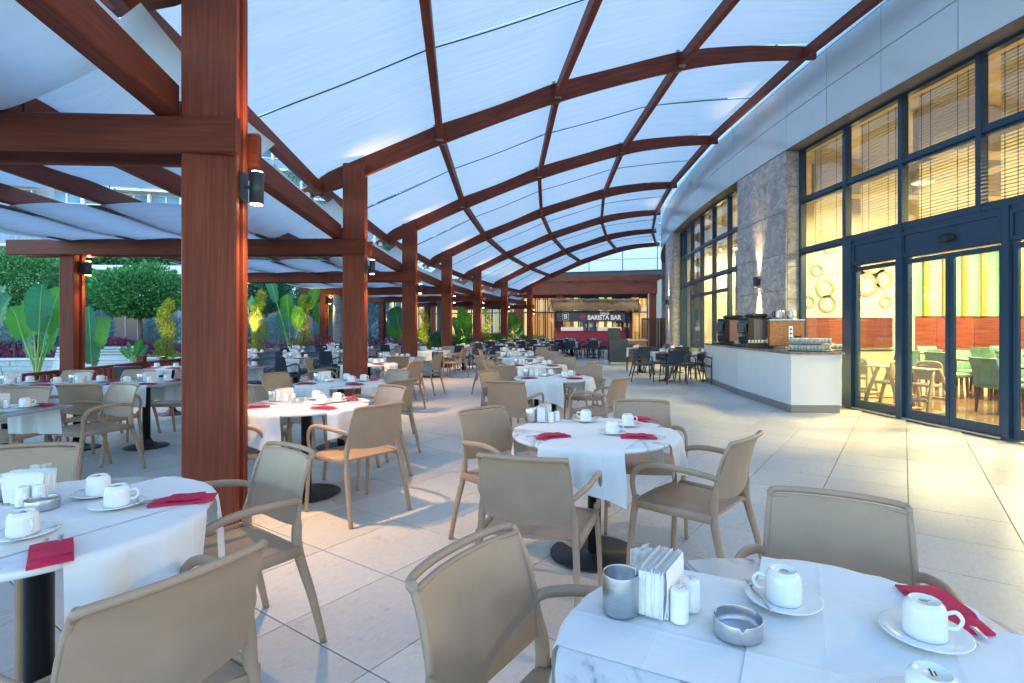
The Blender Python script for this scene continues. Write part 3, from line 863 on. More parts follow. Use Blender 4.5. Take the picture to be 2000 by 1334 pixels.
def chair(x, y, fx, fy, label, kind='beige_armchair', group=None, far=False):
    """fx, fy: direction the sitter looks"""
    rz = math.atan2(fy, fx) - pi / 2 + rnd.uniform(-.03, .03)
    NCH[0] += 1
    if far:
        o = inst(kind, FARC[kind], None, (x, y, 0), rz); return tag(o, label, 'chair', group)
    r = thing(kind, label, 'chair', (x, y, 0), rz, group)
    for n, me in CH[kind]: inst(n, me, r)
    return r

# =================================================================== TABLEWARE
def mk(name, fn, mat):
    m = MB(); fn(m); return m.mesh(name, mat)
ME = {}
ME['saucer'] = mk('saucer', lambda m: m.lathe([(.0, .004), (.026, .004), (.028, .001), (.032, .0), (.052, .006), (.079, .014), (.080, .0165), (.078, .0175), (.052, .0105), (.036, .0065), (.034, .0078), (.0, .0078)], n=32, cap=False), M['china'])
ME['cup_bowl'] = mk('cup_bowl', lambda m: m.lathe([(.0405, 0), (.0410, .001), (.0412, .004), (.0408, .02), (.0404, .036), (.0398, .046), (.0385, .054), (.0360, .0598), (.0325, .0632), (.0300, .0642), (.0297, .0668), (.0290, .0672), (.0280, .0670), (.0274, .0650), (.0, .0648)], n=32, cap=False), M['china'])
def handle(m): m.sweep(spline([(.039, 0, .045), (.056, 0, .05), (.067, 0, .036), (.058, 0, .020), (.0405, 0, .018)], 4), [oval(.0027, .0042, 8)] * 17, (0, 1, 0))
ME['handle'] = mk('handle', handle, M['china'])
def stamp(m):
    for (a, b, y) in ((-.011, .011, .003), (-.008, .004, -.003)):
        x = a
        while x < b:
            m.box(x, x + .0014, y - .0016, y + .0012, .0649, .0653); x += .0022
ME['base_print'] = mk('base_print', stamp, M['ink'])
def spoon(m):
    m.sweep(spline([(-.055, 0, .004), (-.02, 0, .006), (.03, 0, .007), (.06, 0, .003)], 3), [oval(.0012, .0022 + .0012 * abs(i - 5) / 5, 6) for i in range(10)], (0, 0, 1))
    m.grid(lambda u, v: (-.054 - .034 * u, (v * 2 - 1) * .011 * math.sqrt(max(0, 1 - (2 * u - 1) ** 2)), .006 - .004 * sin(pi * u) * sin(pi * v)), 8, 6)
ME['teaspoon'] = mk('teaspoon', spoon, M['steel'])
def napkin(m):
    n = 6
    def top(u, v): 
        return ((u - .5) * .20, (v - .5) * .095, .004 + .009 * (min(1, 5 * min(u, 1 - u, v, 1 - v) + .25)) + .0015 * sin(u * 7 + v * 5))
    m.grid(top, 10, n)
    m.grid(lambda u, v: ((u - .5) * .2, (.5 - v) * .095, .0005), 1, 1)
    for fn in (lambda u, v: ((u - .5) * .2, -.0475, .0005 + v * (top(u, 0)[2] - .0005)), lambda u, v: ((.5 - u) * .2, .0475, .0005 + v * (top(1 - u, 1)[2] - .0005)),
               lambda u, v: (.1, (u - .5) * .095, .0005 + v * (top(1, u)[2] - .0005)), lambda u, v: (-.1, (.5 - u) * .095, .0005 + v * (top(0, 1 - u)[2] - .0005))): m.grid(fn, 10, 1)
    # folded flap
    m.grid(lambda u, v: (-.04 + .105 * u, (v - .5) * .09, .0155 - .002 * u + .001 * sin(u * 9)), 6, 3)
    m.grid(lambda u, v: (-.04 - .012 * u, (v - .5) * .09, .0155 - .006 * u), 2, 3)
ME['folded_cloth'] = mk('folded_cloth', napkin, M['red'])
def fork(m):
    m.sweep([(-.13, .02, .007), (-.03, .018, .011)], [oval(.001, .006, 6), oval(.001, .0045, 6)], (0, 0, 1))
    for q in (-1.5, -.5, .5, 1.5): m.box(-.152, -.128, .02 + q * .0038 - .0008, .02 + q * .0038 + .0008, .006, .008)
ME['fork'] = mk('fork', fork, M['steel'])
def knife(m): m.sweep([(-.125, -.012, .008), (-.03, -.014, .012)], [oval(.001, .0075, 6), oval(.001, .0055, 6)], (0, 0, 1))
ME['knife'] = mk('knife', knife, M['steel'])
ME['pot'] = mk('pot', lambda m: m.lathe([(.0, .0), (.038, 0), (.041, .004), (.041, .084), (.0405, .0855), (.0385, .0855), (.038, .083), (.038, .01), (0, .008)], n=32, cap=False), M['steel'])
def shaker(m): m.lathe([(0, 0), (.0185, 0), (.020, .002), (.020, .007), (.0192, .008), (.0192, .062), (.0182, .0665), (.015, .0685), (0, .069)], n=24, cap=False)
ME['shaker'] = mk('shaker', shaker, M['china'])
ME['pour_holes'] = mk('pour_holes', lambda m: [m.lathe([(.0014, .0689), (.0014, .0694)], (dx, dy, 0), 6) for dx, dy in ((0, 0), (.006, 0), (-.003, .005))], M['ink'])
def ashtray(m):
    n = 72
    prof = [(.046, 0), (.0485, .001), (.049, .003), (.049, .020), (.049, .0335), (.0485, .035), (.0475, .035), (.047, .0335), (.047, .020), (.0465, .006), (.044, .0045), (0, .0045)]
    m.lathe(prof, n=n, cap=False)
    # notches cut into the rim
    for i, (x, y, z) in enumerate(m.v):
        a = math.atan2(y, x) % (pi / 1.5)
        if z > .03 and a < .17: m.v[i] = (x, y, z - .008)
ME['tray'] = mk('tray', ashtray, M['steel'])
def papers(m):
    r = random.Random(3)
    m.box(-.027, .027, -.058, .058, .004, .099)
    for k in range(34):
        x = -.029 + .058 * k / 33
        h = .1 + r.uniform(-.002, .005); s0 = r.uniform(-.004, .004)
        m.grid(lambda u, v, x=x, h=h, s0=s0: (x + .004 * sin(v * 2.2) * (x / .02), -.062 + .124 * u + s0 + .006 * (k % 3) + .004 * sin(v * 3), .004 + h * v), 4, 4, None, False)
ME['napkin_stack'] = mk('napkin_stack', papers, M['paper'])
def hold(m):
    m.box(-.034, .034, -.045, .045, 0, .004)
    m.box(-.034, -.031, -.04, .04, .004, .062); m.box(.031, .034, -.04, .04, .004, .062)
ME['holder'] = mk('holder', hold, M['china'])
def packs(m):
    r = random.Random(5)
    for k in range(9):
        a = r.uniform(-.5, .5); x = r.uniform(-.02, .02); y = r.uniform(-.012, .012)
        m.hexa([(x - .009, y, .0), (x + .009, y, 0), (x + .009, y + .002, 0), (x - .009, y + .002, 0), (x - .009 + a * .03, y + a * .02, .085), (x + .009 + a * .03, y + a * .02, .088), (x + .009 + a * .03, y + .003 + a * .02, .088), (x - .009 + a * .03, y + .003 + a * .02, .085)])
ME['sachets'] = mk('sachets', packs, plain('sugar_sachet_paper', (.72, .66, .62), .7, var=.2, scale=60))
def cup(x, y, z, a, who, g, spoon=True):
    s = inst('saucer', ME['saucer'], None, (x, y, z), a); tag(s, 'white saucer, %s' % who, 'saucer', g and 'white saucers')
    c = thing('coffee_cup', 'upturned white cup, %s' % who, 'cup', (x, y, z + .008), a, g and 'upturned coffee cups')
    for n_ in ('cup_bowl', 'handle', 'base_print'): inst(n_, ME[n_], c)
    s.scale = (1.02, 1.02, 1.0); c.scale = (.95, .95, 1.03)
    if spoon:
        b = a + .5
        p = inst('teaspoon', ME['teaspoon'], None, (x + .056 * cos(b), y + .056 * sin(b), z + .012), b + 1.45); tag(p, 'steel teaspoon on saucer, %s' % who, 'spoon', g and 'teaspoons')
def red_napkin(x, y, z, a, who, g):
    r = thing('folded_napkin', 'crimson napkin with cutlery, %s' % who, 'napkin', (x, y, z), a, g and 'crimson napkins')
    for n in ('folded_cloth', 'fork', 'knife'): inst(n, ME[n], r)
def simple(name, label, cat, parts, x, y, z, a, g=None):
    r = thing(name, label, cat, (x, y, z), a, g)
    for n in parts: inst(n, ME[n], r)
    return r
def centre_set(x, y, z, a, tn, g=None, ash=True):
    c, s = cos(a), sin(a)
    P = lambda u, v: (x + u * c - v * s, y + u * s + v * c, z)
    simple('sugar_pot', 'brushed steel pot on the %s' % tn, 'pot', ['pot'], *P(-.085, .0), a, g and 'steel pots')
    simple('napkin_holder', 'holder packed with white paper napkins, %s' % tn, 'napkin holder', ['holder', 'napkin_stack'], *P(0, 0.0), a - .45, g and 'napkin holders')
    simple('salt_shaker', 'white salt shaker before the napkins, %s' % tn, 'shaker', ['shaker', 'pour_holes'], *P(.040, -.055), a, g and 'white shakers')
    simple('pepper_shaker', 'white pepper shaker right of the salt, %s' % tn, 'shaker', ['shaker', 'pour_holes'], *P(.085, -.022), a, g and 'white shakers')
    simple('sugar_sachets', 'sugar sachets behind the napkins, %s' % tn, 'sachets', ['sachets'], *P(-.03, .065), a, g and 'sugar sachets')
    if ash: simple('ashtray', 'round brushed steel ashtray on the %s' % tn, 'ashtray', ['tray'], *P(.15, -.10), a, g and 'steel ashtrays')

# =================================================================== TABLES
ZT = .742
def top_round(m):
    m.lathe([(0, .716), (.488, .716), (.497, .720), (.500, .728), (.498, .738), (.492, .742), (0, .742)], n=64, cap=False)
TT = {}
TT['top'] = mk('tabletop', top_round, M['marble'])
TT['col'] = mk('column', lambda m: m.lathe([(.040, .016), (.040, .70), (.12, .705), (.12, .715)], n=24), M['black'])
TT['base'] = mk('base_plate', lambda m: m.lathe([(0, .003), (.262, .003), (.268, .006), (.268, .010), (.262, .014), (.05, .017), (.042, .022)], n=48), M['black'])
TT['base2'] = mk('base_plate', lambda m: m.lathe([(0, .002), (.222, .002), (.226, .008), (.215, .014), (.15, .022), (.10, .035), (.065, .06), (.045, .10)], n=40), M['black'])
TT['top_sq'] = mk('tabletop', lambda m: m.box(-.35, .35, -.35, .35, .722, .742, ch=.004), M['greytop'])
def cloth_mesh(hw, off, length, r0, z0, seed, square=False):
    """runner along local x, hanging over the edge"""
    m = MB(); rr = random.Random(seed); p1, p2, p3 = [rr.uniform(0, 6.28) for _ in range(3)]
    L = length / 2
    l1, l2 = L + rr.uniform(-.03, .03), L + rr.uniform(-.03, .03)
    def fn(u, v):
        y = off + (v * 2 - 1) * hw
        if square: xe = .352
        else: xe = math.sqrt(max(.01, (r0 + .003) ** 2 - min(abs(y), r0 * .97) ** 2))
        x = -l1 + (l1 + l2) * u
        s = 1 if x > 0 else -1; a = abs(x)
        over_ = a - xe
        if over_ <= 0:
            fl_ = 0
            return (x, y, z0 + .0004 * sin(x * 20 + p1) * 0)
        k = min(1, over_ / .03)
        fold = .019 * sin(y * 24 + p1 + s) + .012 * sin(y * 43 + p2 * s)
        d = over_
        ux = xe + .010 * k + fold * min(1, d / .18) + .05 * d
        dz = d - .01 * k
        yy = y * (1 + (0.06 if not square else 0) * d) + .012 * sin(y * 19 + p3) * min(1, d / .2)
        if not square:   # the cloth follows the round rim
            pass
        return (s * ux, yy, z0 - dz)
    nu = 72
    # denser near the edges: remap u
    m.grid(fn, nu, 26)
    return m
CL = {}
for k in range(4):
    CL['a%d' % k] = cloth_mesh(.225, .085, 1.42, .5, ZT + .0018, 10 + k).mesh('runner', M['linen'])
    CL['b%d' % k] = cloth_mesh(.225, -.085, 1.42, .5, ZT + .0040, 20 + k).mesh('runner', M['linen'])
    CL['s%d' % k] = cloth_mesh(.225, 0, 1.22, .5, ZT + .0018, 30 + k, True).mesh('runner', M['linen'])
def round_table(x, y, tn, a=-26, g=None, cups=True):
    A = R_(a)
    g0 = 'round marble tables'
    t = thing('round_table', 'round marble table on a black disc foot, %s' % tn, 'table', (x, y, 0), rnd.uniform(0, 6), g0)
    inst('tabletop', TT['top'], t); inst('column', TT['col'], t); inst('base_plate', TT['base'], t)
    k = rnd.randrange(4)
    c = thing('tablecloth', 'two crossed white cloth runners, %s' % tn, 'tablecloth', (x, y, 0), A, 'white runners on the round tables')
    inst('runner', CL['a%d' % k], c); inst('runner', CL['b%d' % ((k + 1) % 4)], c, (0, 0, 0), pi / 2)
def square_table(x, y, tn, rz=0.0, far=False, across=False):
    t = thing('square_table', 'square grey table on a black foot, %s' % tn, 'table', (x, y, 0), rz, 'square grey tables')
    inst('tabletop', TT['top_sq'], t); inst('column', TT['col'], t); inst('base_plate', TT['base2'], t)
    c = inst('table_runner', CL['s%d' % rnd.randrange(4)], None, (x, y, 0), rz + (0 if across else pi / 2))
    tag(c, 'white cloth runner hanging over the %s' % tn, 'table runner', 'white runners on the square tables')

def side_word(dx, dy):
    a = math.degrees(math.atan2(dy, dx)) % 360
    return ['right', 'far right', 'far', 'far left', 'left', 'near left', 'near', 'near right'][int((a + 22.5) // 45) % 8] + ' side'
ZC = ZT + .0062
def dress_round(x, y, tn, g='x', seed=0):
    r = random.Random(seed); j = lambda s=.012: r.uniform(-s, s)
    for (dx, dy, a) in ((-.30 + j(), -.22 + j(), .25 + j(.3)), (.26 + j(), -.26 + j(), -.1 + j(.3)), (.30 + j(), .26 + j(), 2.2 + j(.3))):
        red_napkin(x + dx, y + dy, ZC, a, '%s of the %s' % (side_word(dx, dy), tn), g)
    for (dx, dy) in ((-.03 + j(), .26 + j()), (.13 + j(), -.03 + j()), (.22 + j(), .10 + j())):
        cup(x + dx, y + dy, ZC, r.uniform(-.6, 1.2), '%s of the %s' % (side_word(dx, dy - .0), tn), g)
    centre_set(x - .26, y + .16, ZC, j(.3), tn, g)

# ---- foreground right table
TN = 'round table at bottom right'
round_table(.531, .985, TN)
def on(px, py): p = fl(px, py, ZC); return p.x, p.y
p = on(1530, 1178); cup(p[0], p[1], ZC, 2.75, 'far middle of the ' + TN, None)
p = on(1806, 1245); cup(p[0], p[1], ZC, -.35, 'right side of the ' + TN, None, False)
p = on(1822, 1405); cup(p[0], p[1], ZC, 1.2, 'near edge of the ' + TN, None, False)
p = on(1838, 1190); red_napkin(p[0], p[1], ZC, 1.42, 'right rim of the ' + TN, None)
p = on(1213, 1192); simple('sugar_pot', 'brushed steel pot at the left of the ' + TN, 'pot', ['pot'], p[0], p[1], ZC, .4)
p = on(1288, 1185); simple('napkin_holder', 'holder packed with white paper napkins on the ' + TN, 'napkin holder', ['holder', 'napkin_stack'], p[0], p[1], ZC, -.55)
p = on(1327, 1212); simple('salt_shaker', 'white salt shaker nearest the camera on the ' + TN, 'shaker', ['shaker', 'pour_holes'], p[0], p[1], ZC, .3)
p = on(1350, 1190); simple('pepper_shaker', 'white pepper shaker behind the salt on the ' + TN, 'shaker', ['shaker', 'pour_holes'], p[0], p[1], ZC, 2)
p = on(1441, 1236); simple('ashtray', 'round brushed steel ashtray on the ' + TN, 'ashtray', ['tray'], p[0], p[1], ZC, 2.4)
p = on(1250, 1140); simple('sugar_sachets', 'bunch of sugar sachets behind the steel pot on the ' + TN, 'sachets', ['sachets'], p[0], p[1], ZC, .2)
# ---- bottom left table
TN = 'round table at bottom left'
round_table(-1.66, 1.79, TN)
p = on(192, 968); cup(p[0], p[1], ZC, 1.9, 'far middle of the ' + TN, None)
p = on(229, 990); cup(p[0], p[1], ZC, .3, 'centre of the ' + TN, None)
p = on(45, 1048); cup(p[0], p[1], ZC, -.5, 'near left part of the ' + TN, None)
p = on(358, 978); red_napkin(p[0], p[1], ZC, .38, 'right rim of the ' + TN, None)
p = on(100, 1082); red_napkin(p[0], p[1], ZC, -.85, 'near rim of the ' + TN, None)
p = on(62, 978); simple('napkin_holder', 'holder packed with white paper napkins on the ' + TN, 'napkin holder', ['holder', 'napkin_stack'], p[0], p[1], ZC, 1.75)
p = on(44, 988); simple('salt_shaker', 'white salt shaker, left one of the pair on the ' + TN, 'shaker', ['shaker', 'pour_holes'], p[0], p[1], ZC, .3)
p = on(76, 984); simple('pepper_shaker', 'white pepper shaker, right one of the pair on the ' + TN, 'shaker', ['shaker', 'pour_holes'], p[0], p[1], ZC, 2)
p = on(82, 993); simple('ashtray', 'round brushed steel ashtray on the ' + TN, 'ashtray', ['tray'], p[0], p[1], ZC, 2.0)
p = on(2, 975); simple('sugar_pot', 'brushed steel pot cut by the left picture edge on the ' + TN, 'pot', ['pot'], p[0], p[1], ZC, .4)
p = on(75, 950); simple('sugar_sachets', 'bunch of sugar sachets behind the napkins on the ' + TN, 'sachets', ['sachets'], p[0], p[1], ZC, .2)
# ---- middle table
TN = 'large middle round table'
round_table(.345, 3.27, TN)
for (px, py, a, wd) in ((1144, 823, 2.7, 'far side'), (1196, 847, -.1, 'centre'), (1226, 832, .2, 'right part')):
    p = on(px, py); cup(p[0], p[1], ZC, a, '%s of the %s' % (wd, TN), None)
for (px, py, a, wd) in ((1078, 853, .35, 'near left side'), (1247, 854, 3.05, 'near right side'), (1252, 820, 2.1, 'far right side')):
    p = on(px, py); red_napkin(p[0], p[1], ZC, a, '%s of the %s' % (wd, TN), None)
p = on(1039, 822); q = on(1062, 822)
centre_set(q[0], q[1], ZC, .15, TN, None, False)

# ---- the other round tables
RT = [(.20, 6.86, 'second round table of the centre row', -26), (-.02, 9.10, 'third round table of the centre row', -20), (-.37, 11.6, 'fourth round table of the centre row', -30), (-.62, 14.3, 'fifth round table of the centre row', -24),
      (-1.91, 4.44, 'first table past the biggest post', -35), (-2.27, 6.20, 'second table past the biggest post', -30), (-2.98, 9.45, 'table just behind the second post', -26),
      (-2.98, 11.3, 'second table behind the second post', -33), (-2.95, 15.0, 'table just behind the third post', -26)]
for k, (x, y, tn, a) in enumerate(RT):
    round_table(x, y, tn, a); dress_round(x, y, tn, 'x', 40 + k)

# ---- chairs placed one by one
for (x, y, fx, fy, lb) in (
    (-1.08, 1.38, -.85, .5, 'seen from behind at the bottom left, nearest the camera'),
    (-1.33, 2.24, -.57, -.82, 'right of the bottom left table, in front of the biggest post'),
    (-2.30, 2.22, .25, -.97, 'mostly hidden behind the napkins of the bottom left table'),
    (.085, 1.19, .857, -.515, 'in the bottom middle with its back to the camera'),
    (.84, 1.50, -.49, -.87, 'behind the bottom right table, its back towards the open floor'),
    (-.16, 3.46, .75, -.66, 'left of the large middle round table'),
    (.01, 2.62, .28, .96, 'in front of the large middle round table, back to the camera'),
    (.845, 2.96, -.76, .65, 'right of the large middle round table, turned sideways'),
    (.745, 3.78, -.12, -.99, 'behind the large middle round table, facing the camera'),
    (-.25, 5.87, .25, .97, 'in front of the second centre-row table, back to the camera'),
    (.69, 6.15, -.8, .6, 'right of the second centre-row table, turned sideways'),
    (.66, 7.40, -.2, -.98, 'behind the second centre-row table'),
    (-.38, 6.75, .85, -.5, 'left of the second centre-row table'),
    (-.42, 8.15, .3, .95, 'in front of the third centre-row table'),
    (-.55, 9.0, .9, -.3, 'left of the third centre-row table'),
    (.42, 9.78, -.3, -.95, 'behind the third centre-row table'),
    (.62, 8.85, -.85, .4, 'right of the third centre-row table'),
    (-.95, 11.0, .8, .5, 'left of the fourth centre-row table'),
    (.18, 12.2, -.4, -.9, 'behind the fourth centre-row table'),
    (.22, 11.2, -.9, .3, 'right of the fourth centre-row table'),
    (-1.2, 13.9, .9, .3, 'left of the fifth centre-row table'),
    (-.05, 14.9, -.6, -.8, 'behind the fifth centre-row table'),
    (-1.375, 4.07, -.80, .60, 'near right of the first table past the biggest post'),
    (-1.57, 4.88, -.60, -.80, 'far right of the first table past the biggest post'),
    (-2.55, 4.72, .80, -.55, 'far left of the first table past the biggest post'),
    (-2.28, 4.14, .93, .25, 'half hidden by the biggest post, near its table'),
    (-1.70, 5.86, -.85, .45, 'near right of the second table past the biggest post'),
    (-1.98, 6.80, -.5, -.87, 'far right of the second table past the biggest post'),
    (-2.92, 6.42, .85, -.35, 'far left of the second table past the biggest post'),
    (-2.68, 5.55, .5, .87, 'near left of the second table past the biggest post'),
    (-2.28, 8.95, -.85, .3, 'near right of the table behind the second post'),
    (-2.45, 9.95, -.8, -.6, 'far right of the table behind the second post'),
    (-3.62, 9.2, .95, .2, 'left of the table behind the second post'),
    (-2.32, 11.1, -.95, .2, 'right of the second table behind the second post'),
    (-2.75, 10.6, -.2, .98, 'in front of the second table behind the second post'),
    (-3.3, 11.95, .4, -.9, 'far side of the second table behind the second post'),
    (-2.28, 14.75, -.95, .2, 'right of the table behind the third post'),
    (-2.75, 15.7, -.3, -.95, 'far side of the table behind the third post'),
    (-3.6, 14.8, .95, .1, 'left of the table behind the third post')):
    chair(x, y, fx, fy, 'beige plastic armchair ' + lb)

# ---- square tables of the left wing, row by row towards the garden
rows = [(4.08, 'first'), (6.2, 'second'), (8.65, 'third'), (11.1, 'fourth'), (13.5, 'fifth'), (15.9, 'sixth'), (18.4, 'seventh'), (20.9, 'eighth')]
def small_set(x, y, tn, seed, near=True):
    r = random.Random(seed); j = lambda s=.015: r.uniform(-s, s)
    for dx, dy in ((-.16, -.1), (.14, -.12), (.15, .14)):
        cup(x + dx + j(), y + dy + j(), ZC - .002, r.uniform(0, 6), '%s of the %s' % (side_word(dx, dy), tn), 'x', near)
    for dx, dy in ((-.22, -.26), (.22, -.24), (.2, .27)):
        red_napkin(x + dx * .8 + j(), y + dy + j(), ZC - .002, r.uniform(-.2, .3), '%s of the %s' % (side_word(dx, dy), tn), 'x')
colw = ['nearest the posts', 'in the middle', 'by the railing']
for ri, (Y, rn) in enumerate(rows):
    t = math.asin((Y - CY) / 63.9)
    for ci in range(3):
        if ci == 2 and ri in (2, 3): continue
        Rr = 63.86 + (.72 * ci if ri == 1 else 1.02 * ci)
        if ri == 0 and ci > 0: continue
        c = pp(Rr, t)
        tn = '%s-row square table %s' % (rn, colw[ci])
        square_table(c.x, c.y, tn, -t * .5 if ri else -.03)
        small_set(c.x, c.y, tn, 100 + ri * 3 + ci, ri < 3)
        if ci != 1 or ri < 2: centre_set(c.x - .05, c.y + .12, ZC - .002, .2, tn, 'x', False)
        kind = 'beige_armchair' if ri < 2 else 'dark_armchair'
        wh = WHO[kind]
        far = ri > 4
        if ri == 0:
            chair(c.x - .52, c.y + .62, .15, -1, 'beige plastic armchair on the far side of the first-row square table', kind)
            chair(c.x + .62 - .62, c.y + .95, -.35, -.93, 'beige plastic armchair with visible legs left of the biggest post, facing the camera', kind)
            continue
        chair(c.x + rnd.uniform(-.05, .05), c.y - .60, rnd.uniform(-.12, .12), 1, '%s on the near side of the %s' % (wh, tn), kind, None, far)
        chair(c.x + rnd.uniform(-.05, .05), c.y + .60, rnd.uniform(-.12, .12), -1, '%s on the far side of the %s' % (wh, tn), kind, None, far)

# ---- dark chairs: tables by the windows
for (x, y, tn, rz) in ((3.35, 13.95, 'square table left of the counter', .05), (3.15, 16.6, 'left table before the lattice screen', 0.02), (4.25, 16.5, 'right table before the lattice screen', -.05), (4.42, 13.9, 'table partly hidden by the counter', 0)):
    square_table(x, y, tn, rz, across=True)
    small_set(x, y, tn, int(x * 10), False); centre_set(x - .05, y + .08, ZC - .002, .2, tn, 'x', False)
    for dx, dy, sd_ in ((0, -.62, 'near'), (0, .62, 'far'), (-.64, .02, 'left'), (.64, 0, 'right')):
        if (x > 4 and sd_ == 'right') or (y > 16 and x < 4 and sd_ == 'left'): continue
        chair(x + dx + rnd.uniform(-.04, .04), y + dy, -dx + rnd.uniform(-.08, .08), -dy, 'dark grey plastic armchair on the %s side of the %s' % (sd_, tn), 'dark_armchair', None, y > 17)
# ---- far tables before the bar
n = 0
for (x, y) in ((1.55, 24.2), (2.55, 24.4), (1.7, 27.2), (2.8, 27.4), (-.1, 25.5)):
    n += 1; tn = '%s table before the bar' % ['near left', 'near right', 'far left', 'far right', 'leftmost'][n - 1]
    square_table(x, y, tn, 0); small_set(x, y, tn, 300 + n, False); centre_set(x, y + .1, ZC - .002, .2, tn, 'x', False)
    for dx, dy, sd_ in ((-.1, -.62, 'near'), (.1, .62, 'far'), (-.64, .02, 'left'), (.64, 0, 'right')):
        kd = 'beige_armchair' if (n == 1 and sd_ == 'right') else 'dark_armchair'
        chair(x + dx, y + dy, -dx + rnd.uniform(-.15, .15), -dy, '%s on the %s side of the %s' % (WHO[kd], sd_, tn), kd, None, True)
# ---- dark set along the arcade, towards the last posts
ordw = ['first', 'second', 'third', 'fourth', 'fifth']
for ri, Y in enumerate((17.6, 20.2, 22.8, 25.4, 28.2)):
    for ci, Rr in enumerate((61.0, 59.75, 58.5)):
        if ri == 0 and ci == 2: pass
        t = math.asin((Y - CY) / Rr)
        c = pp(Rr + .25, t)
        if abs(c.x + .1) < .9 and abs(c.y - 25.5) < 1.2: continue
        tn = '%s dark-chair row, %s table' % (ordw[ri], ['left', 'middle', 'right'][ci])
        square_table(c.x, c.y, tn, -t); small_set(c.x, c.y, tn, 400 + ri * 3 + ci, False)
        centre_set(c.x, c.y + .08, ZC - .002, .2, tn, 'x', False)
        for dy, sd_ in ((-.60, 'near'), (.60, 'far')):
            chair(c.x + rnd.uniform(-.05, .05), c.y + dy, rnd.uniform(-.12, .12), -dy, 'dark grey plastic armchair on the %s side of the %s' % (sd_, tn), 'dark_armchair', None, True)
# =================================================================== COFFEE COUNTER
A0, A1, A2 = fl(1545, 807), fl(1440, 771), fl(1377, 745)
ct = thing('service_counter', 'white lacquered service counter with grey plinth and polished granite top', 'counter', (0, 0, 0))
din = Vector((1, -.03, 0)).normalized()
depth = .80
def plate(m, pts, z0, z1):
    b = m.add([(p.x, p.y, z0) for p in pts] + [(p.x, p.y, z1) for p in pts]); n = len(pts)
    m.face([b + k for k in range(n)][::-1]); m.face([b + n + k for k in range(n)])
    for k in range(n): m.face([b + k, b + (k + 1) % n, b + n + (k + 1) % n, b + n + k])
    return m
def shrink(a, b, e): d = (b - a).normalized() * e; return a + d, b - d
for (p, q) in ((A0, A1), (A1, A2)):
    a, b = shrink(p, q, .004)
    plate(MB(), [a, a + din * depth, b + din * depth, b], .13, .945).obj('cabinet', M['gloss'], ct)
    a2, b2 = a + din * .012 + Vector((0, .012, 0)), b + din * .012
    plate(MB(), [a2, a2 + din * (depth - .03), b2 + din * (depth - .03), b2], .001, .128).obj('plinth', M['plinth'], ct)
tp = [A0 + Vector((-.03, -.03, 0)), A0 + din * (depth + .04) + Vector((0, -.03, 0)), A1 + din * (depth + .04), A2 + din * (depth + .04) + Vector((0, .03, 0)), A2 + Vector((-.03, .03, 0)), A1 + Vector((-.03, 0, 0))]
plate(MB(), tp, .947, .985).obj('counter_top', M['granite'], ct)
ZK = .986
copper = plain('hammered_copper_panel', (.42, .16, .06), .35, .6, var=.3, scale=30, bump=.5, bscale=60)
mach = plain('silver_machine_side', (.33, .31, .33), .35, .5, var=.05)
def coffee_machine(x, y, rz, label, side):
    r = thing('coffee_machine', label, 'coffee machine', (x, y, ZK), rz)
    MB().box(-.17, .17, -.27, .25, .06, .60, ch=.02).obj('housing', M['black'], r)
    for s in (-1, 1): MB().box(.172 * s - .003, .172 * s + .003, -.15, .245, .07, .56, ch=.002).obj('side_panel', side, r)
    m = MB(); m.box(-.15, .15, -.15, .2, .60, .68, ch=.03); m.obj('bean_hopper', M['lampblack'], r)
    m = MB(); m.sweep([(0, -.30, .28), (0, -.315, .46), (0, -.24, .56)], [rect(.03, .30, .01)] * 3, (0, -1, .2)); m.obj('front_door', M['navy'], r)
    m = MB(); m.box(-.045, .045, -.37, -.27, .2, .27, ch=.01); m.obj('outlet', M['steel'], r)
    m = MB(); m.box(-.16, .16, -.42, .24, 0, .055, ch=.01); m.obj('drip_tray', M['lampblack'], r)
    m = MB(); m.sweep(spline([(-.178, -.17, .16), (-.185, -.19, .5), (-.18, -.12, .55), (-.178, .0, .55)], 3), [oval(.006, .006, 6)] * 10); m.obj('trim_tube', M['steel'], r)
    m = MB()
    for a in range(3):
        for b in range(4): m.box(-.1 + .07 * a, -.05 + .07 * a, -.331, -.325, .30 + .045 * b, .33 + .045 * b)
    m.obj('push_button', M['steel'], r)
def onc(px, py): p = fl(px, py, ZK); return p.x, p.y
p = onc(1425, 668); coffee_machine(4.55, 12.6, -.5 - .9, 'black coffee machine with pinkish side panel, left one on the counter', plain('rose_machine_side', (.40, .27, .24), .35, .3))
coffee_machine(4.55, 11.25, -.5 - .85, 'black coffee machine with dark grey side panel, next to the copper urn box', plain('dark_machine_side', (.13, .14, .17), .35, .4))
r = thing('copper_dispenser', 'hammered copper drinks dispenser with steel jugs on top of it', 'drinks dispenser', (4.72, 10.15, ZK), -.32)
MB().box(-.33, .25, -.24, .24, .05, .52, ch=.01).obj('copper_body', copper, r)
MB().box(-.34, .26, -.25, .25, .52, .545, ch=.004).obj('top_tray', M['steel'], r)
for a in (-.3, .22):
    for b in (-.2, .2):
        MB().lathe([(.02, 0), (.02, .05)], (a, b, 0), 10).obj('foot', M['black'], r)
MB().box(-.01, .06, -.252, -.241, .14, .42, ch=.004).obj('control_plate', M['steel'], r)
m = MB()
for z in (.20, .28, .36): m.lathe([(.02, 0), (.02, .012)], (.025, 0, 0), 12)
mm = MB()
for z in (.2, .28, .36): mm.sweep([(.025, -.253, z), (.025, -.266, z)], [oval(.018, .018, 12)] * 2, (0, 0, 1))
mm.obj('knob', M['black'], r)
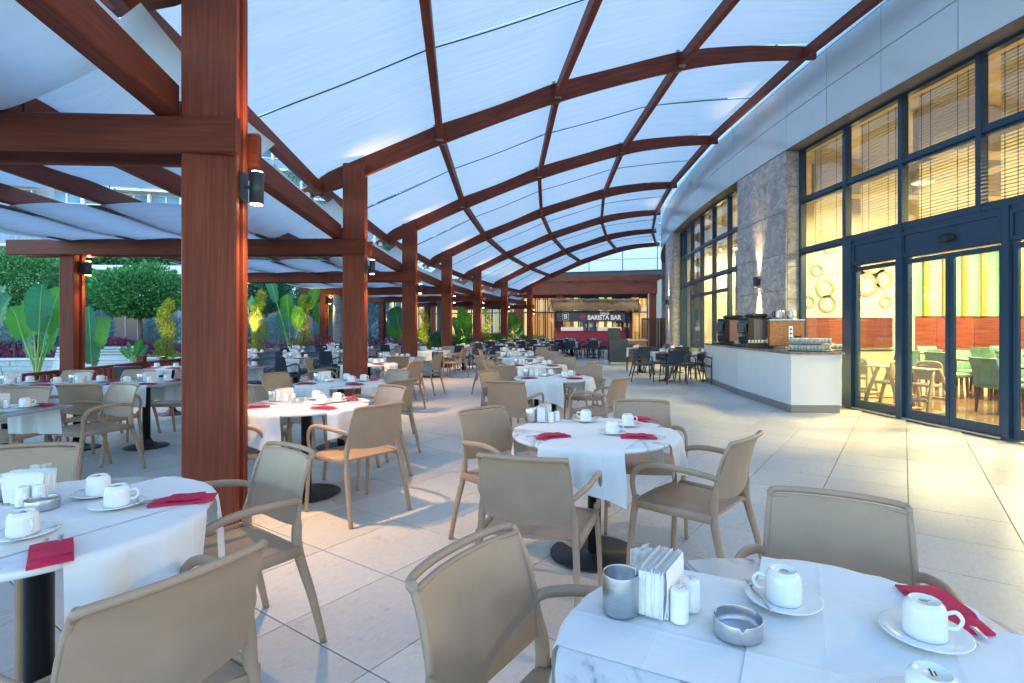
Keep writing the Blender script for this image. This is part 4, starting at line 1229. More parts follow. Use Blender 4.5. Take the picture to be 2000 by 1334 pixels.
mm = MB(); mm.sweep(spline([(-.341, .02, .14), (-.40, .02, .14), (-.42, .02, .11)], 3), [oval(.016, .016, 8)] * 7); mm.box(-.37, -.36, -.08, .12, .10, .18); mm.obj('tap', M['steel'], r)
mm = MB(); mm.box(.09, .2, -.262, -.242, .12, .24, ch=.01); mm.obj('cup_niche', M['black'], r)
def jug(x, y, z, s, rz, label):
    r = thing('steel_jug', label, 'jug', (x, y, z), rz)
    MB().lathe([(0, 0), (.055 * s, 0), (.062 * s, .02), (.058 * s, .10), (.048 * s, .15), (.050 * s, .165), (.047 * s, .165), (.045 * s, .15), (.05 * s, .02), (0, .015)], n=20, cap=False).obj('jug_body', M['steel'], r)
    m = MB(); m.sweep(spline([(.055 * s, 0, .14), (.105 * s, 0, .13), (.10 * s, 0, .06), (.06 * s, 0, .04)], 3), [oval(.006, .009, 8)] * 10, (0, 1, 0)); m.obj('handle', M['black'], r)
for k, (dx, dy, s) in enumerate(((-.22, -.1, .9), (-.10, .05, 1.15), (.02, -.08, 1.2), (.14, .07, 1.0))):
    jug(4.72 + dx, 10.15 + dy, ZK + .547, s, 2.6 + k * .5, 'steel milk jug, %s of the four on the copper dispenser' % ['leftmost', 'second from the left', 'third from the left', 'rightmost'][k])
# cup stack, trays with glasses
r = thing('saucer_stack', 'stack of white saucers and cups in front of the coffee machines', 'crockery', (4.45, 11.95, ZK), 0)
for k in range(7):
    MB().lathe([(0, 0), (.05, 0), (.075, .012), (.073, .015), (0, .004)], (0, 0, .016 * k), 20, cap=False).obj('saucer', M['china'], r)
glassm = glass_mat('drinking_glass', (.92, .96, .97), 1.45)
gm = MB(); gm.lathe([(.022, .002), (.034, .09), (.036, .09), (.036, .085), (.025, .0), (.0, .0)], n=10, cap=False); gme = gm.mesh('glass', M['teaglass'])
tc_ = Vector((4.72, 9.3, 0))
for lv, (sc_, lab) in enumerate(((1.0, 'lower oval steel tray crowded with tea glasses at the counter end'), (.92, 'upper oval steel tray crowded with tea glasses at the counter end'))):
    r = thing('glass_tray', lab, 'tray', (4.62, 9.12, ZK + .001 + .112 * lv), -.1)
    MB().lathe([(0, 0), (.27, 0), (.31, .015), (.305, .018), (.26, .006), (0, .006)], n=28, sx=1.25, cap=False).obj('tray', M['steel'], r)
    for a in range(-6, 7):
        for b in range(-4, 5):
            x, y = a * .052 + .02 * (b % 2), b * .058
            if (x / .34) ** 2 + (y / .26) ** 2 < .92 * sc_: inst('glass', gme, r, (x, y, .008), a)
# box of small bottles between machine and dispenser
r = thing('condiment_box', 'dark box of small jars beside the copper dispenser', 'box', (4.28, 10.55, ZK), -.1)
MB().box(-.16, .16, -.09, .09, 0, .09, ch=.005).obj('box_body', plain('brown_box', (.12, .05, .04), .5), r)
for k in range(5): MB().lathe([(.022, .091), (.022, .135), (.012, .15), (0, .15)], (-.12 + .06 * k, 0, 0), 10, cap=False).obj('jar', M['china'], r)

# =================================================================== DARK CABINET ON THE TERRACE
r = thing('host_cabinet', 'dark grey stepped host cabinet on a silver base in the open floor', 'cabinet', (3.0, 20.2, 0), -.06)
dk = plain('dark_slate_lacquer', (.045, .06, .075), .35, var=.08)
MB().box(-.33, .33, -.55, .30, .12, .93, ch=.01).obj('low_body', dk, r)
MB().box(-.33, .10, -.2, .55, .12, 1.36, ch=.01).obj('tall_body', dk, r)
MB().box(-.31, .31, -.53, .53, .02, .118, ch=.01).obj('base', M['steel'], r)
r = thing('bread_display', 'small table of bread and white plates behind the dark cabinet', 'food display', (3.95, 21.6, 0), 0)
MB().box(-.4, .4, -.3, .3, .85, .9, ch=.01).obj('tabletop', M['white'], r)
MB().box(-.36, .36, -.26, .26, .0, .85).obj('base', plain('orange_box_front', (.45, .18, .06), .5), r)
for k in range(4): MB().lathe([(0, 0), (.09, 0), (.12, .03), (0, .015)], (-.28 + .18 * k, .0, .902), 16, cap=False).obj('plate', M['china'], r)
# =================================================================== LATTICE SCREENS
lat = plain('dark_brown_lattice', (.10, .035, .025), .55, var=.2)
def lattice(x, y, rz, wd, hh, label):
    r = thing('lattice_screen', label, 'screen', (x, y, 0), rz)
    for a, b, c, d in ((-wd / 2, -wd / 2 + .05, 0, hh), (wd / 2 - .05, wd / 2, 0, hh)): MB().box(a, b, -.02, .02, c, d, ch=.003).obj('stile', lat, r)
    for c, d in ((.04, .10), (hh - .06, hh - .001)): MB().box(-wd / 2 + .05, wd / 2 - .05, -.02, .02, c, d, ch=.003).obj('rail', lat, r)
    m = MB(); st = .085; W, Hh = wd - .1, hh - .16; z0 = .10
    for s in (-1, 1):
        k = -Hh
        while k < W:
            pts = []
            x0 = max(0, k); x1 = min(W, k + Hh)
            if x1 - x0 > .03:
                q0, q1 = (x0, x0 - k), (x1, x1 - k)
                X0 = q0[0] if s > 0 else W - q0[0]; X1 = q1[0] if s > 0 else W - q1[0]
                m.sweep([(X0 - W / 2, .004 * s, z0 + q0[1]), (X1 - W / 2, .004 * s, z0 + q1[1])], [rect(.007, .03, .001)] * 2, (0, 1, 0), True, False)
            k += st
    tag(m.obj('lattice', lat, r), kind='stuff')
lattice(4.86, 23.0, -.15, .82, 1.78, 'left dark brown wooden lattice panel beside the second stone pillar')
lattice(5.58, 23.05, .30, .66, 1.78, 'right dark brown wooden lattice panel beside the second stone pillar')
lattice(5.2, 23.2, 1.3, .4, 1.78, 'middle folded lattice panel between the two wide ones')

# =================================================================== BARISTA BAR
r = thing('thatched_bar', 'small bar kiosk with grass thatch roof, navy sign and purple red counter', 'bar', (0, 0, 0))
YB = 33.6
def xp(px, Y=YB): return (px - PX) / FP * Y
def zp(py, Y=YB): return EYE - (py - PY) / FP * Y
redc = plain('purple_red_bar_front', (.20, .018, .045), .4, var=.15, scale=1.5)
x0, x1 = xp(1084), xp(1222)
MB().box(x0, x1, YB, YB + .5, .22, 1.12, ch=.01).obj('counter_front', redc, r)
MB().box(x0 + .03, x1 - .03, YB + .03, YB + .45, 0, .219).obj('plinth', M['black'], r)
MB().box(x0 - .05, x1 + .05, YB - .06, YB + .56, 1.122, 1.17, ch=.01).obj('counter_top', redc, r)
for a, b in ((1096, 1139), (1168, 1214)): MB().box(xp(a), xp(b), YB + .05, YB + .4, 1.172, 1.42, ch=.01).obj('display_case', M['gloss'], r)
for px in (1087, 1219, 1238):
    MB().box(xp(px) - .09, xp(px) + .09, YB + .55 if px < 1230 else YB + 1.0, YB + .73 if px < 1230 else YB + 1.18, 0, 2.6, ch=.008).obj('post', M['wood'], r)
navy = plain('navy_sign_board', (.018, .035, .085), .4, var=.1)
sx0, sx1, sz0, sz1 = xp(1087), xp(1221), zp(628), zp(607)
MB().box(sx0, sx1, YB - .02, YB + .03, sz0, sz1, ch=.004).obj('sign_board', navy, r)
def text(body, x, z, size, y, mat, par, name='lettering', bold=.0, sx=1.0):
    cu = bpy.data.curves.new('t', 'FONT'); cu.body = body; cu.size = size; cu.extrude = .006; cu.offset = bold; cu.align_x = 'CENTER'
    o = bpy.data.objects.new('t', cu); COL.objects.link(o)
    dg = bpy.context.evaluated_depsgraph_get(); me = bpy.data.meshes.new_from_object(o.evaluated_get(dg))
    bpy.data.objects.remove(o); me.materials.clear(); me.materials.append(mat)
    q = inst(name, me, par, (x, y, z), rot=(R_(90), 0, 0)); q.scale = (sx, 1, 1)
    return q
letter = plain('pale_sign_lettering', (.62, .66, .72), .5)
text('BARISTA BAR', xp(1180), zp(624.2), .40, YB - .03, letter, r, bold=.012, sx=.88)
text('baia', xp(1181), zp(614.2), .36, YB - .03, letter, r, bold=.010)
m = MB(); lx, lz = xp(1104.5), zp(618)
for (a, b, c, d) in ((-.19, .19, .22, .24), (-.19, .19, -.24, -.22), (-.19, -.17, -.22, .22), (.17, .19, -.22, .22)): m.box(lx + a, lx + b, YB - .034, YB - .022, lz + c, lz + d)
m.obj('logo_frame', letter, r); text('B', lx, lz - .14, .40, YB - .03, letter, r, 'logo_letter', .006)
m = MB()
for (dx, dz, q) in ((0, 0, .12), (.12, .02, .10), (-.1, -.04, .09), (.05, -.08, .1)): m.lathe([(q, 0), (q, .004)], (0, 0, 0), 12) if False else m.sweep([(xp(1137) + dx, YB - .026, zp(618.5) + dz), (xp(1137) + dx, YB - .032 - dx * .01, zp(618.5) + dz)], [oval(q, q * 1.1, 12)] * 2, (0, 0, 1))
m.obj('berry_emblem', redc, r)
# two floodlights added in mid-air to brighten the dark kiosk
for k, (dx, lab) in enumerate(((-1.2, 'small black floodlight added to brighten the left half of the thatched bar'), (2.6, 'small black floodlight added to brighten the right half of the thatched bar'))):
    q = Vector((3.0 + dx, YB - 3.2, 3.95))
    fl_ = thing('added_flood_light', lab, 'lamp', q)
    MB().box(-.07, .07, -.05, .05, -.05, .05, ch=.01).obj('lamp_body', M['lampblack'], fl_)
    MB().box(-.05, .05, .051, .056, -.035, .035).obj('lens', M['lampglow'], fl_)
    spot((0, .1, 0), (0, 3.4, -2.0), 60, R_(100), (1, .84, .62), .9, fl_, .08)
# thatch
th_m = plain('dry_grass_thatch', (.25, .20, .145), .95, var=.6, scale=8, stretch=(6, 6, .6))
MB().box(xp(1083), xp(1228), YB - .1, YB + 1.9, 2.55, 2.95).obj('roof_core', th_m, r)
m = MB(); rr = random.Random(11)
tx0, tx1 = xp(1073), xp(1249)
def blade(x, y, z, dx, dy, L, wd):
    m.quad((x - wd, y, z), (x + wd, y, z), (x + wd * .4 + dx, y + dy, z - L), (x - wd * .4 + dx, y + dy, z - L))
for k in range(9000):
    lay = rr.random(); x = rr.uniform(tx0 + .15, tx1 - .15)
    if lay < .72: y = YB - .25 - .25 * rr.random(); blade(x, y + .2, 3.16 - .22 * rr.random(), rr.uniform(-.07, .07), -.12, rr.uniform(.30, .58), rr.uniform(.008, .02))
    else:
        y = rr.uniform(YB - .5, YB + 1.8); s = rr.choice((-1, 1)); xx = tx0 + .12 if s < 0 else tx1 - .12
        m.quad((xx, y - .012, 3.05), (xx, y + .012, 3.05), (xx + s * .12 + rr.uniform(-.03, .03), y + .01, 2.45 + rr.uniform(-.1, .2)), (xx + s * .12, y - .01, 2.45))
for k in range(3000):
    x = rr.uniform(tx0 + .1, tx1 - .1); y = rr.uniform(YB - .4, YB + 1.8)
    blade(x, y, 3.12 + rr.uniform(-.04, .08), rr.uniform(-.2, .2), -.35, .1, .012)
tag(m.obj('grass_fringe', th_m, r), kind='stuff')
MB().box(tx0 + .1, tx1 - .1, YB - .3, YB + 1.85, 2.96, 3.06).obj('roof_top', th_m, r)

# =================================================================== PORCH IN FRONT OF THE FAR WING
po = thing('far_porch', 'long red timber porch with deep fascia beam before the far glazed wing', 'porch')
Q0 = Vector((10.2, 36.6, 0)); Q1 = Vector((-2.5, 39.0, 0)); Q2 = Vector((-15.5, 44.5, 0)); Q3 = Vector((-30, 50, 0))
for a, b in ((Q0, Q1), (Q1, Q2)):
    MB().beam(a + Vector((0, 0, 4.15)), b + Vector((0, 0, 4.15)), .25, .86, .02).obj('fascia_beam', M['wood'], po)
    MB().beam(a + Vector((0, -.18, 4.82)), b + Vector((0, -.18, 4.82)), .3, .40, .02).obj('upper_beam', M['wood'], po)
for px, Y in ((1277, 37.05), (1094, 38.4), (1012, 39.4), (839, 43.2), (743, 44.2)):
    x = (px - PX) / FP * Y
    MB().box(x - .22, x + .22, Y + .1, Y + .5, 0, 3.72, ch=.01).obj('post', M['wood'], po)
    if px in (1012, 839): MB().box(x + .23, x + .42, Y + .12, Y + .48, 0, 3.72, ch=.01).obj('post', M['wood'], po)
# =================================================================== FAR WING: lit glazing, parapet, upper storey
fw = thing('far_wing', 'far hotel wing with yellow lit glazing under white panelled parapet bands', 'building')
OFF = 3.2
lit_y = emit('glowing_cream_interior', (.85, .62, .22), .16); lit_o = emit('glowing_slatted_wall', (.60, .27, .08), .13); dark_w = plain('dark_purple_window', (.045, .045, .10), .15, var=.3, scale=.5)  # yellow and orange panels glow themselves, room light put into the material
farframe = plain('black_far_frame', (.012, .014, .02), .4)
curt = plain('pale_blue_curtain', (.20, .30, .42), .7, var=.25, scale=2, stretch=(8, 8, .4))
paraw = plain('white_parapet_panel', (.74, .77, .80), .35, var=.03)
bluew = plain('blue_reflecting_glass', (.10, .26, .46), .08, var=.4, scale=.35, stretch=(1, 1, 1.5))
def segs(a, b, n): return [(a + (b - a) * (k / n), a + (b - a) * ((k + 1) / n)) for k in range(n)]
pane_i = 0
def fbox(a, b, n0, n1, z0, z1, name, mat, par):
    d = (b - a).normalized(); nr = Vector((-d.y, d.x, 0)); nr = nr if nr.y > 0 else -nr
    P = [a + nr * n0, b + nr * n0, b + nr * n1, a + nr * n1]
    if (P[1] - P[0]).cross(P[3] - P[0]).z < 0: P = P[::-1]
    m = MB(); m.hexa([(p.x, p.y, z0) for p in P] + [(p.x, p.y, z1) for p in P]); return m.obj(name, mat, par)
seq = 'yysdycyosyydcysyyoydcc'
for a, b, n in ((Q0, Q1, 10), (Q1, Q2, 11)):
    for k, (u, v) in enumerate(segs(a, b, n)):
        c = seq[(k + (0 if a is Q0 else 10)) % len(seq)]
        d = (v - u).normalized()
        w_ = fbox(u + d * .0, u + d * .09, OFF - .02, OFF + .1, 0, 3.95, 'window', farframe, fw)
        for z in (2.5, 3.85): fbox(u + d * .09, v, OFF - .01, OFF + .08, z, z + .09, 'frame_bar', farframe, w_)
        mm_ = u + (v - u) * .5; fbox(mm_ - d * .03, mm_ + d * .03, OFF - .012, OFF + .082, 0, 3.85, 'frame_bar', farframe, w_)
        fbox(u + d * .09, v, OFF + .02, OFF + .03, 0, 3.85, 'pane', M['glass'], w_)
        mat = {'y': lit_y, 'o': lit_o, 's': lit_o, 'd': dark_w, 'c': curt}[c]
        for q in range(4 if c in 'so' else 2):
            nn = 4 if c in 'so' else 2
            s0 = u + (v - u) * (q / nn + .04 / nn); s1 = u + (v - u) * ((q + .72) / nn)
            fbox(s0, s1, OFF + .55, OFF + .60, .1, 3.7, 'curtain', mat if q % 2 == 0 or c in 'dc' else lit_o if c == 'y' and k % 3 == 0 else mat, w_)
    fbox(a, b, OFF + 1.6, OFF + 1.7, 0, 4.2, 'wall', plain('warm_back_wall', (.45, .32, .12), .8), fw)
    fbox(a, b, OFF + .11, OFF + 1.6, 3.95, 4.1, 'soffit', plain('dark_soffit', (.08, .06, .05), .7), fw)
for k in range(5):   # warm lamps along the far interior
    p = Q0 + (Q2 - Q0) * ((k + .5) / 5); 
    rl = thing('ceiling_lamp', 'small warm ceiling lamp behind the far glazing, %s from the right' % ['first', 'second', 'third', 'fourth', 'fifth'][k], 'ceiling lamp', (p.x, p.y + OFF + .9, 3.9), 0, 'ceiling lamps of the far wing')
    MB().lathe([(.12, 0), (.12, .04)], n=12).obj('lamp_body', M['white'], rl); MB().lathe([(.1, -.01), (.1, -.003)], n=12).obj('diffuser', lampd, rl)
    l = bpy.data.lights.new('lamp', 'POINT'); l.energy = 22; l.color = (1, .68, .28); l.shadow_soft_size = .15
    o = bpy.data.objects.new('lamp', l); COL.objects.link(o); o.parent = rl; o.location = (0, 0, -.25)
# parapet bands of white panels above the porch and round the garden
G0 = Vector((14, 39, 0)); G1 = Vector((-1, 43.2, 0)); G2 = Vector((-18, 47.5, 0)); G3 = Vector((-48, 45.0, 0)); G4 = Vector((-62, 30, 0))
for a, b, n, dz in ((G0, G1, 6, 1.0), (G1, G2, 5, .45), (G2, G3, 8, -.10), (G3, G4, 5, -.10)):
    for k, (u, v) in enumerate(segs(a, b, n)):
        d = (v - u).normalized() * .03
        for z0, z1 in ((4.75, 5.6), (5.62, 6.45), (6.47, 7.15)) if a is G0 or a is G1 else ((4.05, 4.95), (4.97, 5.87), (5.89, 6.75)):
            fbox(u + d, v - d, 0, .12, z0 + (dz if a is G0 or a is G1 else 0), z1 + (dz if a is G0 or a is G1 else 0) - .015, 'parapet_panel', paraw, fw)
    fbox(a, b, .13, .3, 3.6, (7.1 + dz) if a is G0 or a is G1 else 6.7, 'wall', M['seam'], fw)
# lower dark bays round the garden
for a, b, n in ((G2, G3, 9), (G3, G4, 6)):
    for k, (u, v) in enumerate(segs(a, b, n)):
        d = (v - u).normalized()
        w_ = fbox(u + d * .0, u + d * .45, 1.2, 1.7, 0, 4.0, 'pillar', plain('mauve_pillar', (.24, .25, .36), .6) if k == 0 else bpy.data.materials['mauve_pillar'], fw)
        fbox(u + d * .45, v, 1.9, 1.95, 0, 4.0, 'window', dark_w, fw)
        fbox(u + (v - u) * .55, u + (v - u) * .56, 1.84, 1.89, 0, 4.0, 'frame_bar', paraw, fw)
    fbox(a, b, .31, 2.3, 3.9, 4.04, 'soffit', dark_w, fw)
# main block far behind with glass grid
mb_ = thing('hotel_block', 'tall pale hotel block with blue glass bays and white grid beyond the garden', 'building')
H0, H1, H2 = Vector((22, 47, 0)), Vector((-24, 62, 0)), Vector((-80, 48, 0))
for a, b, n in ((H0, H1, 16), (H1, H2, 19)):
    for k, (u, v) in enumerate(segs(a, b, n)):
        d = (v - u).normalized()
        for f in range(5):
            z = 6.6 + f * 3.1
            w_ = fbox(u + d * .2, v - d * .2, .4, .45, z + .55, z + 2.75, 'window', bluew, mb_)
            fbox((u + v) / 2 - d * .06, (u + v) / 2 + d * .06, .32, .39, z + .55, z + 2.75, 'mullion', paraw, w_)
            fbox(u + d * .2, v - d * .2, .32, .392, z + 1.5, z + 1.62, 'mullion', paraw, w_)
        fbox(u - d * .12, u + d * .12, 0, .5, 5, 22.4, 'fin', paraw, mb_)
    for f in range(6):
        z = 6.6 + f * 3.1
        fbox(a, b, -.9, .31, z - .12, z + .12, 'balcony_slab', paraw, mb_)
        if f < 5: fbox(a, b, -.88, -.84, z + .13, z + 1.05, 'balcony_glass', curt, mb_)
    fbox(a, b, .51, 6, 0, 22.2, 'wall', plain('hotel_render', (.55, .58, .62), .8), mb_)

# =================================================================== DINING ROOM FURNITURE
tealf = plain('teal_velvet', (.13, .27, .23), .75, var=.15, scale=6); dkw = plain('dark_walnut', (.08, .035, .02), .35, var=.2)
def dining_chair():
    out = []
    for sx_ in (-1, 1):
        for sy in (-1, 1):
            m = MB(); m.sweep([(sx_ * .21, sy * .2 - (.03 if sy < 0 else 0), 0), (sx_ * .2, sy * .19, .40)], [rect(.032, .032, .003), rect(.045, .045, .003)], (1, 0, 0), True, False); out.append(('leg', m, dkw))
    m = MB(); m.box(-.25, .25, -.24, .25, .40, .49, ch=.03); out.append(('seat', m, tealf))
    m = MB(); m.grid(lambda u, v: ((u * 2 - 1) * .25, -.235 - .10 * v * v - .02 * (1 - (2 * u - 1) ** 2), .47 + .42 * v), 6, 5)
    m.grid(lambda u, v: ((1 - u * 2) * .25, -.175 - .10 * v * v - .02 * (1 - (2 * u - 1) ** 2), .47 + .42 * v), 6, 5)
    m.grid(lambda u, v: ((u * 2 - 1) * .25, -.335 - .02 * (1 - (2 * u - 1) ** 2) + .06 * v, .89), 6, 1)
    for s in (-1, 1): m.grid(lambda u, v, s=s: (s * .25, -.235 + .06 * (u if s < 0 else 1 - u) - .10 * v * v, .47 + .42 * v), 1, 5)
    out.append(('backrest', m, tealf))
    return [(n, m.mesh(n, mt)) for n, m, mt in out]
DC = dining_chair()
def dchair(x, y, rz, label):
    r = thing('dining_chair', label, 'chair', (x, y, 0), rz)
    for n, me in DC: inst(n, me, r)
creamcl = plain('cream_table_cloth', (.62, .54, .36), .8)
def dtable(x, y, label, w2=.5):
    r = thing('dining_table', label, 'table', (x, y, 0), 0)
    MB().box(-w2, w2, -.4, .4, .715, .745, ch=.004).obj('tabletop', M['wood'], r)
    for a in (-1, 1):
        for b in (-1, 1): MB().box(a * (w2 - .06) - .035, a * (w2 - .06) + .035, b * .33 - .035, b * .33 + .035, 0, .714).obj('leg', dkw, r)
    c = thing('table_cover', 'cream cloth laid over the ' + label, 'tablecloth', (x, y, 0), 0)
    m = MB(); m.box(-w2 + .12, w2 - .05, -.404, .404, .747, .750); m.box(-w2 + .12, w2 - .05, -.408, -.404, .45, .75); m.box(w2 - .049, w2 - .045, -.3, .3, .45, .75); m.obj('cloth', creamcl, c)
for k, (x, y) in enumerate(((8.9, 10.6), (10.6, 10.9), (7.9, 12.2), (10.0, 13.2), (12.0, 13.3), (13.6, 11.3), (8.2, 8.6))):
    wd = ['dining room table behind the middle of the door', 'dining room table at the right door leaf', 'dining room table before the ringed wall', 'dining room table by the wall boards, left', 'dining room table by the wall boards, right', 'dining room table deepest at the right', 'dining room table nearest the right door leaf'][k]
    dtable(x, y, wd)
    for dx, dy, rz, sd_ in ((-.15, -.62, .1, 'near'), (.2, .62, pi + .1, 'far'), (-.75, .05, -pi / 2, 'left'), (.75, -.05, pi / 2, 'right')):
        dchair(x + dx, y + dy, rz + rnd.uniform(-.2, .2), 'teal upholstered chair, %s side, %s' % (sd_, wd))
hcm = plain('tan_high_chair_plastic', (.36, .27, .15), .5, var=.05)
def high_chair(x, y, rz, label, sign=False):
    r = thing('high_chair', label, 'high chair', (x, y, 0), rz)
    for s in (-1, 1):
        for t_, yy in ((-1, -.28), (1, .28)):
            m = MB(); m.sweep(spline([(s * .26, yy, .0), (s * .24, yy * .75, .3), (s * .2, yy * .25, .72)], 3), [oval(.022, .032, 10, .8)] * 7, (1, 0, 0)); m.obj('leg', hcm, r)
        m = MB(); m.sweep([(s * .258, -.29, .03), (s * .258, .29, .03)], [oval(.025, .025, 10)] * 2); m.obj('foot_bar', hcm, r)
    m = MB(); m.box(-.22, .22, -.15, .15, .43, .47, ch=.015); m.obj('seat', hcm, r)
    for z, yy in ((.2, -.26), (.2, .26)): 
        m = MB(); m.box(-.25, .25, yy - .015, yy + .015, z, z + .05, ch=.01); m.obj('cross_bar', hcm, r)
    m = MB(); m.sweep(spline([(-.2, -.1, .5), (-.19, -.12, .74), (-.12, -.13, .80), (.12, -.13, .80), (.19, -.12, .74), (.2, -.1, .5)], 3), [oval(.02, .03, 8)] * 16, (0, 1, 0)); m.box(-.17, .17, -.13, -.11, .52, .76, ch=.008); m.obj('backrest', hcm, r)
    m = MB(); m.box(-.24, .24, .02, .26, .70, .73, ch=.012); m.obj('tray', plain('speckled_tray', (.5, .42, .25), .4, var=.3, scale=30) if 'speckled_tray' not in bpy.data.materials else bpy.data.materials['speckled_tray'], r)
    if sign:
        m = MB(); m.box(-.11, .11, -.139, -.132, .57, .73); m.obj('paper_notice', M['paper'], r)
        m = MB()
        for k in range(5): m.box(-.09, .09 - .02 * (k % 3), -.142, -.1395, .59 + .026 * k, .594 + .026 * k)
        m.obj('notice_print', M['soffit'], r)
high_chair(5.98, 9.15, .55, 'tan plastic high chair with a white notice on its back behind the side light', True)
high_chair(5.95, 10.0, -.9, 'tan plastic high chair partly hidden behind the door post on the left')
high_chair(6.25, 8.7, 1.9, 'tan plastic high chair seen through the left sliding door leaf')
r = thing('sideboard', 'pale green sideboard with glasses seen through the window beside the counter', 'sideboard', (6.1, 10.9, 0), 0)
MB().box(-.5, .9, -.3, .3, 0, .92, ch=.01).obj('cabinet', plain('pale_green_cabinet', (.5, .55, .36), .5), r)
MB().box(-.52, .92, -.32, .32, .921, .95, ch=.005).obj('top', M['black'], r)
for a in range(8):
    for b in range(3): inst('glass', gme, r, (-.42 + a * .09, -.2 + b * .1, .951), a)
# =================================================================== GARDEN
lawn = plain('lawn_ground', (.07, .17, .04), .95, var=.35, scale=3, bump=.5, bscale=30)
pathm = plain('pale_garden_path', (.44, .45, .46), .8, var=.08, scale=1.5)
GZ = -.14
m = MB(); m.grid(lambda u, v: (-300 + 600 * u, -60 + 460 * v, GZ - .25), 20, 20, None, False); tag(m.obj('ground', lawn), kind='structure')
tag(ring_sheet(70.2, 66.96, -.42, .56, GZ).obj('path', pathm), kind='structure')
m = MB(); m.grid(lambda u, v: pp(70.21 + 40 * u, -.4 + .9 * v, GZ - .02), 20, 30, None, False); tag(m.obj('lawn', lawn), kind='structure')
m = MB(); m.pbox(66.9, 66.99, -.42, .56, -.5, -.02, 50); tag(m.obj('kerb', M['fascia']), kind='structure')
def leafcloud(n, c, rad, size, seed, shell=.55, flat=.0, spike=0.0, lobes=7, jag=.16):
    m = MB(); r = random.Random(seed)
    lob = [(Vector((r.gauss(0, 1), r.gauss(0, 1), r.gauss(0, .8))).normalized(), r.uniform(.4, 1)) for _ in range(lobes)]
    for k in range(n):
        d = Vector((r.gauss(0, 1), r.gauss(0, 1), r.gauss(0, 1))).normalized()
        g = 1 - jag + jag * max([max(0, d.dot(l)) ** 4 * a for l, a in lob]) * 1.6
        q = (shell + (1 - shell) * r.random() ** .5) * g
        if r.random() < .1: q *= r.uniform(.3, .9)
        p = Vector((c[0] + d.x * rad[0] * q, c[1] + d.y * rad[1] * q, c[2] + d.z * rad[2] * q * (1 - flat * (d.z < 0))))
        ax = (d + Vector((r.gauss(0, .6), r.gauss(0, .6), r.gauss(.3 + spike, .6)))).normalized()
        sd_ = ax.cross(Vector((r.gauss(0, 1), r.gauss(0, 1), r.gauss(0, 1)))).normalized()
        L = size * r.uniform(.6, 1.3); W = L * (.22 if not spike else .12)
        nn = ax.cross(sd_) * W * .4
        b = m.add((p, p + ax * L * .5 + sd_ * W + nn, p + ax * L, p + ax * L * .5 - sd_ * W + nn))
        m.face((b, b + 1, b + 2)); m.face((b, b + 2, b + 3))
    return m
bark = plain('grey_brown_bark', (.16, .12, .09), .9, var=.3, scale=12, bump=.6, bscale=25, stretch=(1, 1, .3))
palmb = plain('blue_grey_palm_bark', (.22, .24, .28), .85, var=.22, scale=5, bump=.5, bscale=10, stretch=(1, 1, 4))
G_tree = leaf_mat('clipped_tree_leaves', (.02, .12, .04), (.13, .42, .11), .25)
G_tree2 = leaf_mat('dark_tree_leaves', (.010, .07, .045), (.06, .26, .13), .25)
G_olive = leaf_mat('silver_shrub_leaves', (.07, .17, .19), (.26, .44, .46), .2)
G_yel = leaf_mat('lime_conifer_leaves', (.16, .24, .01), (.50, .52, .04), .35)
G_hed = leaf_mat('hedge_leaves', (.015, .09, .04), (.07, .27, .10), .25)
G_red = leaf_mat('wine_red_foliage', (.14, .02, .06), (.42, .09, .20), .25)
G_ban = leaf_mat('banana_leaf_green', (.03, .22, .02), (.14, .46, .04), .45, .35, True)
G_band = leaf_mat('banana_leaf_blue_green', (.015, .14, .06), (.06, .32, .13), .4, .35, True)
G_rib = plain('pale_leaf_rib', (.28, .42, .10), .5)
def tree(px, py, Y, rx, rz_, label, mat, n=5200, lean=0, kind='clipped_tree', seed=1, leaf=.10):
    c = at(px, py, Y)
    r = thing(kind, label, 'tree', (c.x, c.y, GZ))
    c2 = (0, 0, c.z - GZ)
    leafcloud(int(n * 1.5), c2, (rx, rx, rz_), leaf * 1.1, seed, .42).obj('crown', mat, r)
    m = MB(); h = c.z - GZ
    m.sweep(spline([(lean, 0, -.2), (lean * .6, .02, h * .4), (0, 0, h - rz_ * .3)], 4), [oval(.085 - .004 * k, .085 - .004 * k, 8) for k in range(9)], (1, 0, 0))
    rr = random.Random(seed)
    for k in range(9):
        a = rr.uniform(0, 6.28); q = rx * rr.uniform(.4, .8)
        m.sweep(spline([(0, 0, h - rz_ * .7), (q * .4 * cos(a), q * .4 * sin(a), h - rz_ * .2), (q * cos(a), q * sin(a), h + rz_ * rr.uniform(-.3, .6))], 3), [oval(.04 - .005 * k2, .04 - .005 * k2, 6) for k2 in range(7)], (1, 0, .3))
    m.obj('trunk', bark, r)
tree(272, 572, 17, 1.36, .92, 'round clipped broadleaf tree on a thin trunk right of the outer post', G_tree, 9000, .05, seed=1, leaf=.11)
tree(52, 548, 17.5, 2.15, 1.02, 'wide clipped broadleaf tree behind the big banana leaves at the left edge', G_tree, 11000, -.1, seed=2, leaf=.11)
tree(512, 560, 24, 1.25, 1.35, 'dark broadleaf tree just right of the biggest post', G_tree2, 6500, 0, 'broadleaf_tree', 3, .13)
tree(612, 575, 29, 1.0, 1.2, 'smaller dark tree left of the lamp on the outer post', G_tree2, 3500, 0, 'broadleaf_tree', 4, .13)
tree(722, 592, 29, 1.0, 1.2, 'blue green tree between second and third post', G_olive, 3500, 0, 'broadleaf_tree', 5, .13)
tree(190, 575, 25, 1.1, 1.3, 'dark tree half hidden behind the outer post lamp', G_tree2, 3500, 0, 'broadleaf_tree', 6, .13)
